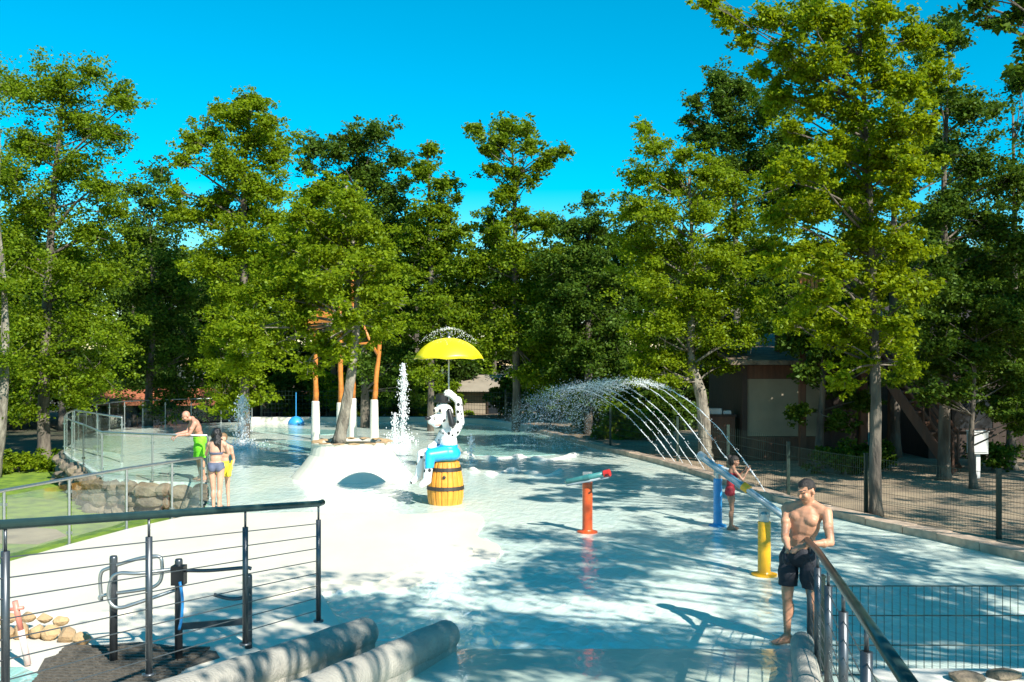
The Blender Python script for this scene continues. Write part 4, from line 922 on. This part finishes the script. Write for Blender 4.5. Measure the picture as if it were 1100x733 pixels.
def tree(name, label, base, trunk, rad, C, Rr, leafm, per_lobe, L, barkm='bark', group=None, twigs=True, subs=30, cat='tree', sig=.18, kmin=.34):
    base = Vector(base); t = thing(name, label, cat, base, group)
    C = np.array(C, float); Rr = np.array(Rr, float)
    pts = spline([Vector(p) for p in trunk], 5); n = len(pts); b = MB()
    rr = [rad*(1.25 if i == 0 else 1)*(1-.86*(i/(n-1))**1.1)+.01*math.sin(i*2.3)*rad*4 for i in range(n)]; rr = [max(.012, r) for r in rr]
    b.tube(pts, rr, 9)
    zs = np.array([p.z for p in pts])
    for c, r in zip(C, Rr):
        cv = Vector(c); k = int(np.argmin([abs(p.z-(cv.z-.45*math.hypot(cv.x-p.x, cv.y-p.y)-.1)) for p in pts])); k = min(max(k, int(n*kmin)), n-2); p = pts[k]
        r0 = min(rr[k]*.55, .012+.012*(cv-p).length*(rad/.16)); m_ = p.lerp(cv, .5)+Vector((rng.normal(0, .1), rng.normal(0, .1), .10*(cv-p).length*rng.uniform(-.3, 1)))
        b.tube(spline([p, m_, cv], 4), [r0*(1-.8*i/8) for i in range(9)], 6, False)
        if twigs:
            for q in range(5):
                e = cv+Vector(rng.normal(0, 1, 3)).normalized()*r*.85; b.tube([m_.lerp(cv, .6+.1*q*.8), cv.lerp(e, .5)+Vector(rng.normal(0, .05, 3)), e], [r0*.3, r0*.2, r0*.08], 4, False)
    b.build('trunk', M[barkm], t, smooth=True)
    v, f = leaves(C, Rr, per_lobe, L, subs, sig=sig); np_mesh('crown', v, f, LEAF[leafm], t)
    return t
def ptree(name, label, d, base_px, base_z, trunk_px, rad, lobes, leafm, per_lobe=650, Lf=.0046, back=True, thick=1.0, **kw):
    per_lobe = int(per_lobe*2.7); Lf *= .74
    bx = (base_px-CX)/F*d; base = Vector((bx, d, base_z))
    C, Rr = [], []
    xs = [l[0] for l in lobes]; half = .32*(max(xs)-min(xs)+40)*d/F*thick
    for i, (x, y, r) in enumerate(lobes):
        for rep in range(2 if back else 1):
            o = rng.uniform(-.7, .25)*half if rep == 0 else rng.uniform(.1, 1)*half
            jx, jy = (0, 0) if rep == 0 else rng.normal(0, r*.3, 2)
            p = W(x+jx, y+jy, d+o); C.append(p); Rr.append(r*d/F*(1 if rep == 0 else .95))
    tr = [base]+[W(x, y, d+(0.1*i)) for i, (x, y) in enumerate(trunk_px)]
    return tree(name, label, base, tr, rad, C, Rr, leafm, per_lobe, Lf*d, **kw)
ptree('oak_tree', 'tall leafy oak at the far left with pale trunk base', 33, 48, -.9, [(47, 430), (52, 300), (60, 180), (70, 90)], .24,
      [(22, 100, 34), (62, 95, 30), (98, 78, 20), (125, 98, 22), (135, 112, 14), (80, 130, 34), (30, 150, 34), (112, 140, 24), (8, 195, 38), (70, 185, 36), (105, 200, 26), (40, 235, 40), (95, 250, 36), (130, 228, 20), (10, 280, 44), (70, 295, 42), (112, 300, 34), (30, 340, 44), (85, 350, 42), (120, 350, 28), (60, 395, 36), (105, 400, 30), (15, 400, 36), (80, 425, 24), (25, 440, 22)], 'mid', 620)
ptree('oak_tree', 'oak with pale trunk half cut off by the left frame edge', 29, -8, -.9, [(2, 440), (5, 330), (-5, 200)], .22,
      [(-30, 150, 40), (-10, 80, 32), (-40, 230, 46), (-5, 300, 40), (-50, 330, 50), (5, 385, 34), (-30, 420, 44)], 'mid', 600, barkm='barklight')
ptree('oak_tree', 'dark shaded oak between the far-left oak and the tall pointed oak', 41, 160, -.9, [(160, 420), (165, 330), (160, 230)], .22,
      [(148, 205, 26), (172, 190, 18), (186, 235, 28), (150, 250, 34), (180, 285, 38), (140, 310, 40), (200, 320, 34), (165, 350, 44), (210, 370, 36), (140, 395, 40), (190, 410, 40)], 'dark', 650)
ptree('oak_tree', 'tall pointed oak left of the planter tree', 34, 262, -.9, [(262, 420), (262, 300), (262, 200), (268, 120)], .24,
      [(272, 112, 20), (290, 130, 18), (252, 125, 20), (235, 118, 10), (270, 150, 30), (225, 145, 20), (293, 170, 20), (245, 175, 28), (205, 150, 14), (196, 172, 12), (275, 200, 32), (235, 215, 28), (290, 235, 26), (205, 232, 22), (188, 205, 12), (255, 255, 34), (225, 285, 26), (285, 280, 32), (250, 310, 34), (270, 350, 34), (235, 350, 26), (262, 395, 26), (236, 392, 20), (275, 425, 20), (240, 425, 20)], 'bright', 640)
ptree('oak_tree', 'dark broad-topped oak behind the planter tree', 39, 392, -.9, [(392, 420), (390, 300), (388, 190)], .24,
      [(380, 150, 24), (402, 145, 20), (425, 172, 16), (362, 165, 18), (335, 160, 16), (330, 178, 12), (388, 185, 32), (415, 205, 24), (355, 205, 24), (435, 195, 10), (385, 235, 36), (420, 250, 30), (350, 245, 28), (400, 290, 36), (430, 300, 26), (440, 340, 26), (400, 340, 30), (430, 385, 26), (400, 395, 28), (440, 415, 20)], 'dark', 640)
ptree('planter_tree', 'bright green oak growing from the white planter with leaning trunk', 23, 364, .8, [(371, 440), (379, 390), (384, 320), (378, 250), (372, 200)], .16,
      [(345, 205, 22), (375, 215, 26), (325, 232, 26), (360, 245, 30), (398, 248, 22), (305, 262, 22), (335, 275, 30), (385, 280, 30), (415, 285, 18), (300, 305, 28), (350, 305, 30), (275, 318, 22), (400, 318, 26), (425, 322, 16), (318, 340, 28), (265, 352, 24), (372, 342, 24), (412, 345, 20), (292, 372, 24), (345, 375, 22), (256, 385, 18), (370, 378, 14), (328, 392, 14)], 'bright', 600, Lf=.0052, barkm='barklight', thick=.9, kmin=.5)
ptree('oak_tree', 'slim airy oak between the dark oak and the flat-topped oak', 37, 462, -.9, [(463, 420), (463, 300), (461, 210), (459, 150)], .16,
      [(460, 160, 12), (455, 185, 16), (472, 200, 15), (462, 225, 20), (492, 212, 7), (448, 245, 20), (482, 250, 20), (500, 246, 9), (465, 275, 24), (445, 295, 20), (490, 290, 20), (470, 320, 28), (450, 345, 24), (492, 335, 20), (475, 365, 26), (455, 400, 22)], 'mid', 520)
ptree('oak_tree', 'flat-topped oak with bare upper trunk against the sky', 37, 553, -.9, [(555, 420), (553, 300), (553, 220), (550, 150)], .2,
      [(545, 135, 15), (562, 140, 14), (540, 155, 17), (568, 160, 14), (515, 142, 11), (520, 160, 13), (505, 138, 6), (590, 170, 13), (607, 163, 9), (580, 178, 11), (528, 180, 13), (550, 185, 14), (545, 205, 15), (538, 215, 9), (570, 195, 9), (560, 235, 20), (530, 250, 22), (580, 240, 18), (550, 270, 28), (515, 280, 24), (590, 275, 24), (560, 310, 34), (520, 320, 28), (590, 330, 30), (545, 355, 34), (585, 375, 30), (520, 372, 26), (570, 405, 24), (595, 415, 22)], 'mid', 520)
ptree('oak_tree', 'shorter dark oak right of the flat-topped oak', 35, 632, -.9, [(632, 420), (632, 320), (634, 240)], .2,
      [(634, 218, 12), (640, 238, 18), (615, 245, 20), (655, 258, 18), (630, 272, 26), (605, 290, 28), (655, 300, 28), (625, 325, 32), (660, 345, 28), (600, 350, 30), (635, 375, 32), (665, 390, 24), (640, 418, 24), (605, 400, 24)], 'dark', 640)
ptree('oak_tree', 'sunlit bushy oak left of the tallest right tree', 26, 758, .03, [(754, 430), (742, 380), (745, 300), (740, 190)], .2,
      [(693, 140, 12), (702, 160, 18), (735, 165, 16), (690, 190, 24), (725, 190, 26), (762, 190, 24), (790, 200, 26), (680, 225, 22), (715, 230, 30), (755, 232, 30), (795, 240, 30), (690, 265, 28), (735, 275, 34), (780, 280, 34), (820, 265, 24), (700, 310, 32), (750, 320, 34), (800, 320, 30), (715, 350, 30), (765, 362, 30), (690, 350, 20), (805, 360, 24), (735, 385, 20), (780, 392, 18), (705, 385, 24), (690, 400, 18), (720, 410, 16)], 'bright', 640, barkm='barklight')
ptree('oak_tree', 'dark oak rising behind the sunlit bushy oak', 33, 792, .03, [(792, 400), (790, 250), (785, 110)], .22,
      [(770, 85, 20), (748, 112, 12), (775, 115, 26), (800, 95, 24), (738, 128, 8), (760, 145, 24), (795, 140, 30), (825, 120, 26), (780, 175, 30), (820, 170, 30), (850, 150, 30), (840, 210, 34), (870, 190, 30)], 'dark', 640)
ptree('oak_tree', 'tallest right oak with slender spotted trunk by the wire fence', 16.9, 941, .03, [(940, 500), (941, 430), (938, 330), (935, 240), (931, 150), (925, 60), (915, -40)], .118,
      [(762, 2, 14), (785, 20, 16), (800, 45, 14), (828, 18, 20), (842, 55, 18), (815, 78, 14), (868, 20, 24), (862, 80, 22), (905, 25, 28), (945, 15, 28), (895, 70, 28), (935, 70, 28), (985, 40, 24), (972, 90, 26), (1000, 80, 18), (838, 100, 18), (880, 112, 24), (920, 118, 26), (962, 135, 28), (995, 130, 18), (850, 140, 18), (900, 160, 26), (945, 170, 26), (980, 180, 22), (870, 180, 22), (835, 190, 18), (915, 205, 26), (960, 215, 26), (880, 225, 28), (840, 235, 22), (925, 250, 28), (970, 262, 26), (860, 270, 28), (900, 290, 28), (945, 300, 26), (830, 285, 20), (875, 320, 26), (985, 310, 22), (920, 340, 24), (960, 352, 24), (895, 365, 22), (850, 345, 18), (930, 388, 18), (975, 392, 18), (905, 405, 14)], 'yellow', 560, Lf=.0062, barkm='bark', thick=.9)
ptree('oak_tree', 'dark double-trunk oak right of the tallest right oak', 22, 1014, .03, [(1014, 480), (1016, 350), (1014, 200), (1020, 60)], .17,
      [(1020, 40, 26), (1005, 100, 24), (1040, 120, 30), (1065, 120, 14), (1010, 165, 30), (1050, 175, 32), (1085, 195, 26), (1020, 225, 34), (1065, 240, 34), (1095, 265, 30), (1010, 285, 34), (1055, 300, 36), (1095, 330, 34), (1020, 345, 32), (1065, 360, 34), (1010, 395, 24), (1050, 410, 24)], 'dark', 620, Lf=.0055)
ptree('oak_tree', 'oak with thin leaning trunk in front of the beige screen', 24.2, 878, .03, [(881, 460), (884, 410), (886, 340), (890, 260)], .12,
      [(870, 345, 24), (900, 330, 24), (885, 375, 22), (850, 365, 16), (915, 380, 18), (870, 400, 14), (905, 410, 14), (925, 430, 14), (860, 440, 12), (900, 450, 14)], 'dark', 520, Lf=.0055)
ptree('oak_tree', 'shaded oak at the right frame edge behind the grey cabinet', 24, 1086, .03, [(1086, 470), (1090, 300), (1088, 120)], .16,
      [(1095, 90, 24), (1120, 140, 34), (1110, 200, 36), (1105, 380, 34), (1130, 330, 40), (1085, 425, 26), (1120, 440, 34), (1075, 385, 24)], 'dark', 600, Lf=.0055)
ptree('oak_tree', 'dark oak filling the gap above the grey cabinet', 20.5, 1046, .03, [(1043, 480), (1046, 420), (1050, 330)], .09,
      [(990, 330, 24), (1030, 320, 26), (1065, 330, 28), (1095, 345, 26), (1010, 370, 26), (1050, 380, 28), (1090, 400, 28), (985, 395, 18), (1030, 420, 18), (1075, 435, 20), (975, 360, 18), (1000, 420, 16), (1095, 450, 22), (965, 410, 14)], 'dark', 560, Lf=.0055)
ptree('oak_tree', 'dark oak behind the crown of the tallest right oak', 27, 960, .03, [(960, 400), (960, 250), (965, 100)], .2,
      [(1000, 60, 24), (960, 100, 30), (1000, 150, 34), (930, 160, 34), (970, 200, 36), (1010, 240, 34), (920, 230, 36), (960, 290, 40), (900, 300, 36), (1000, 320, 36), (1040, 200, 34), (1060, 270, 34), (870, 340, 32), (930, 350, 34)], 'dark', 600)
# the deep wood behind: copies of three source trees
src = []
for k in range(3):
    d = 50+2*k; bx = -34.0+6*k; C, Rr = [], []
    for q in range(17):
        z = .2+q*.60+rng.uniform(-.3, .3); rr_ = 3.3*(1-((z-4)/7.5)**2)**.5 if abs(z-4) < 7 else 1; C.append((bx+rng.uniform(-1, 1)*rr_*.8, d+rng.uniform(-1, 1)*rr_*.6, z)); Rr.append(rng.uniform(1.2, 1.7))
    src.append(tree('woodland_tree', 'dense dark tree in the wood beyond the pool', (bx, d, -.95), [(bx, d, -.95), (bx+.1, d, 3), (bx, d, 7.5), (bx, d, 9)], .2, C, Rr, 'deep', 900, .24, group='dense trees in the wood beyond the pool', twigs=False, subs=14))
k = 0
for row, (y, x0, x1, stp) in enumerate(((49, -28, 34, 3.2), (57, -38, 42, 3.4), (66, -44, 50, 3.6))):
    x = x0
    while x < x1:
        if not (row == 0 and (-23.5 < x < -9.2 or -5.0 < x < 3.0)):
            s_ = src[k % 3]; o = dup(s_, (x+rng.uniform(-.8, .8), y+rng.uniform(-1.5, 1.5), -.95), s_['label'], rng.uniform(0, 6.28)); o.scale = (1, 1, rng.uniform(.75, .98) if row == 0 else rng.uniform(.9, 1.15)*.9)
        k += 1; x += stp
# low shrubs
def shrub(label, p, r, leafm, n=500, L=.1, squash=.8, group='low shrubs at the edge of the wood'):
    C = [np.array([p.x+rng.uniform(-.6, .6)*r, p.y+rng.uniform(-.4, .4)*r, p.z+r*rng.uniform(.35, .8)*squash]) for _ in range(5)]
    return tree('shrub', label, p, [p, p+Vector((.02, 0, r*.4)), p+Vector((0, .02, r*.8))], .04, C, [r*.55]*5, leafm, n, L, group=group, twigs=False, cat='shrub', subs=8)
shrub('round green shrub on the lawn edge at far left', G(20, 510, -.9), .75, 'bright')
shrub('taller green shrub beside the stone wall end at left', G(55, 508, -.9), .85, 'mid')
shrub('low green bush cut by the left frame edge', G(-8, 512, -.9), .7, 'mid')
shrub('leafy sapling below the beige roller screen corner', Vector((8.2, 22.9, .03)), .9, 'dark')
shrub('dark shrub behind the grey cabinet', Vector((12.3, 23.8, .03)), 1.0, 'dark')
shrub('low shrub under the brown staircase', Vector((9.3, 24.0, .03)), .7, 'dark')
for j, (x, y, d_, r, l_, lab) in enumerate([(640, 440, 36, 1.5, 'dark', 'dark bush behind the wire fence left of the jets'), (680, 448, 33, 1.4, 'mid', 'green bush between the wire fence and the bushy oak'), (560, 430, 45, 1.9, 'dark', 'bushy undergrowth right of the tan house'), (610, 420, 44, 2.2, 'mid', 'bushy undergrowth behind the tops of the water jets'), (665, 430, 41, 1.8, 'bright', 'light green bush behind the arching water jets'), (715, 430, 38, 1.9, 'dark', 'dark bush left of the bushy oak trunk'), (300, 420, 47, 1.9, 'dark', 'dark bush behind the blue dome'), (350, 420, 46, 1.8, 'mid', 'bush behind the leftmost orange pole'), (430, 420, 46, 2.0, 'dark', 'dark bush behind the tall white fountain'), (470, 415, 47, 1.7, 'mid', 'bush left of the tan house below the parasol')]):
    p = W(x, y, d_); shrub(lab, Vector((p.x, p.y, -.6)), r, l_, 1300, .2, 1.35)

# trees outside the frame on the near right: they dapple the near pool with shade
KEEP = [G(821, 618)+Vector((0, 0, .5)), G(782, 567)+Vector((0, 0, .7)), Vector((9, 17.5, 0)), Vector((7.5, 18.5, 0)), Vector((3.05, 9.4, 1.45)), Vector((3.0, 9.4, 1.0)), Vector((2.9, 9.4, .4))]
def shade_lobes(pts, zlo, zhi):
    out = []
    for (x, y, n, spx, spy) in pts:
        for _ in range(n):
            g = G(x+rng.normal(0, spx), max(470, y+rng.normal(0, spy))); z = rng.uniform(zlo, zhi)
            s = Vector((g.x+z*.72, g.y-z*.96, z))
            if s.y > .2:
                u, v = (s.x-1.1)/s.y, (s.z-1.0-H)/s.y
                if u < .60 and v < .42: continue
            sd = Vector((.6*.769, -.8*.769, .639))
            if any(((s-q)-sd*(s-q).dot(sd)).length < .75 and random.random() < .8 for q in KEEP): continue
            out.append(s)
    return out
SUNV = None
far_targets = [(840, 494, 12, 40, 4), (985, 498, 12, 45, 4), (1080, 505, 9, 40, 6), (900, 505, 5, 30, 5), (1010, 545, 9, 80, 14), (870, 520, 4, 40, 12)]
rects = [(550, 830, 568, 634, 23), (840, 1100, 572, 720, 25), (380, 640, 664, 735, 10), (640, 840, 688, 735, 7), (150, 440, 655, 735, 8), (350, 440, 640, 670, 2), (700, 830, 540, 570, 4)]
targets = far_targets
for x0, x1, y0, y1, n in rects:
    nx = max(1, round(math.sqrt(n*(x1-x0)/110/max(1, (y1-y0)/28)))); ny = max(1, math.ceil(n/nx))
    for k in range(n): targets.append((x0+(x1-x0)*((k % nx)+.5)/nx, y0+(y1-y0)*((k//nx)+.5)/ny, 1, (x1-x0)/nx*.3, (y1-y0)/ny*.3))
SL = shade_lobes(targets, 6.2, 9.8)
homes = [(Vector((10.5, 3.5, .03)), 'oak just outside the right edge shading the near pool'), (Vector((6.0, -3.5, -.9)), 'oak behind the viewpoint shading the ramp'), (Vector((14.5, 8.5, .03)), 'oak outside the right edge shading the sandy ground'), (Vector((17.5, 14.5, .03)), 'oak beyond the right edge near the timber cabin')]
gr = [[] for _ in homes]
for s_ in SL: gr[min(range(len(homes)), key=lambda i: (Vector((s_.x, s_.y, 0))-Vector((homes[i][0].x, homes[i][0].y, 0))).length)].append(s_)
for (h_, lab), ls in zip(homes, gr):
    if not ls: continue
    tree('oak_tree', lab, h_, [h_, h_+Vector((.1, .1, 3)), h_+Vector((-.1, .2, 6.5)), h_+Vector((0, 0, 9.5))], .2, ls, [rng.uniform(.62, .98) for _ in ls], 'mid', 430, .13, subs=16, sig=.22)
# overhanging branches in the top right corner, belonging to a tree outside the frame
tree('oak_tree', 'dark oak boughs hanging into the top right corner', (9.6, 12.5, .03), [(9.6, 12.5, .03), (9.5, 12.4, 3), (9.0, 12.3, 6), (8.4, 12.2, 8)], .17,
     [tuple(W(x, y, 12+o)) for x, y, o in ((1045, 2, .3), (1070, -12, -.3), (1090, 20, 0), (1062, 22, .5), (1098, 75, -.2), (1110, 50, .4), (1120, 110, 0), (1130, 10, .6), (1125, -30, .2), (1085, -50, -.4))], [.22, .3, .26, .18, .2, .3, .35, .4, .5, .5], 'dark', 360, .11, subs=8)

# ------------------------------------------------------------------ light, sky, camera
EL, AZ = R(39.7), (.6, -.8)
sun = bpy.data.lights.new('sun', 'SUN'); sun.energy = 5.0; sun.angle = R(.53); sun.color = (1.0, .95, .86)
so = bpy.data.objects.new('sun', sun); COL.objects.link(so)
dv = Vector((-AZ[0]*math.cos(EL), -AZ[1]*math.cos(EL), -math.sin(EL))); so.rotation_euler = dv.to_track_quat('-Z', 'Y').to_euler(); so.location = (20, -25, 30)
w = bpy.data.worlds.new('World'); scene.world = w; w.use_nodes = True; n, l = w.node_tree.nodes, w.node_tree.links
sk = n.new('ShaderNodeTexSky'); sk.sky_type = 'NISHITA'; sk.sun_disc = False; sk.sun_elevation = EL; sk.sun_rotation = math.atan2(AZ[0], AZ[1]); sk.air_density = 1.0; sk.dust_density = .3; sk.ozone_density = 2.0; sk.altitude = 300
hsv = n.new('ShaderNodeHueSaturation'); hsv.inputs['Hue'].default_value = .472; hsv.inputs['Saturation'].default_value = 1.8; hsv.inputs['Value'].default_value = 1.22
l.new(sk.outputs[0], hsv.inputs['Color']); l.new(hsv.outputs[0], n['Background'].inputs['Color']); n['Background'].inputs['Strength'].default_value = .085
cam = bpy.data.cameras.new('camera'); co = bpy.data.objects.new('camera', cam); COL.objects.link(co); scene.camera = co
cam.sensor_width = 36; cam.lens = 36*F/1100; cam.shift_y = (Y0-366.5)/1100; co.location = (0, 0, H); co.rotation_euler = (R(90), 0, 0); cam.clip_end = 1500; cam.clip_start = .05
vs_ = scene.view_settings; vs_.view_transform = 'Standard'; vs_.look = 'None'; vs_.exposure = .9; vs_.gamma = 1
scene.cycles.max_bounces = 8; scene.cycles.transparent_max_bounces = 24; scene.cycles.caustics_reflective = False; scene.cycles.caustics_refractive = False
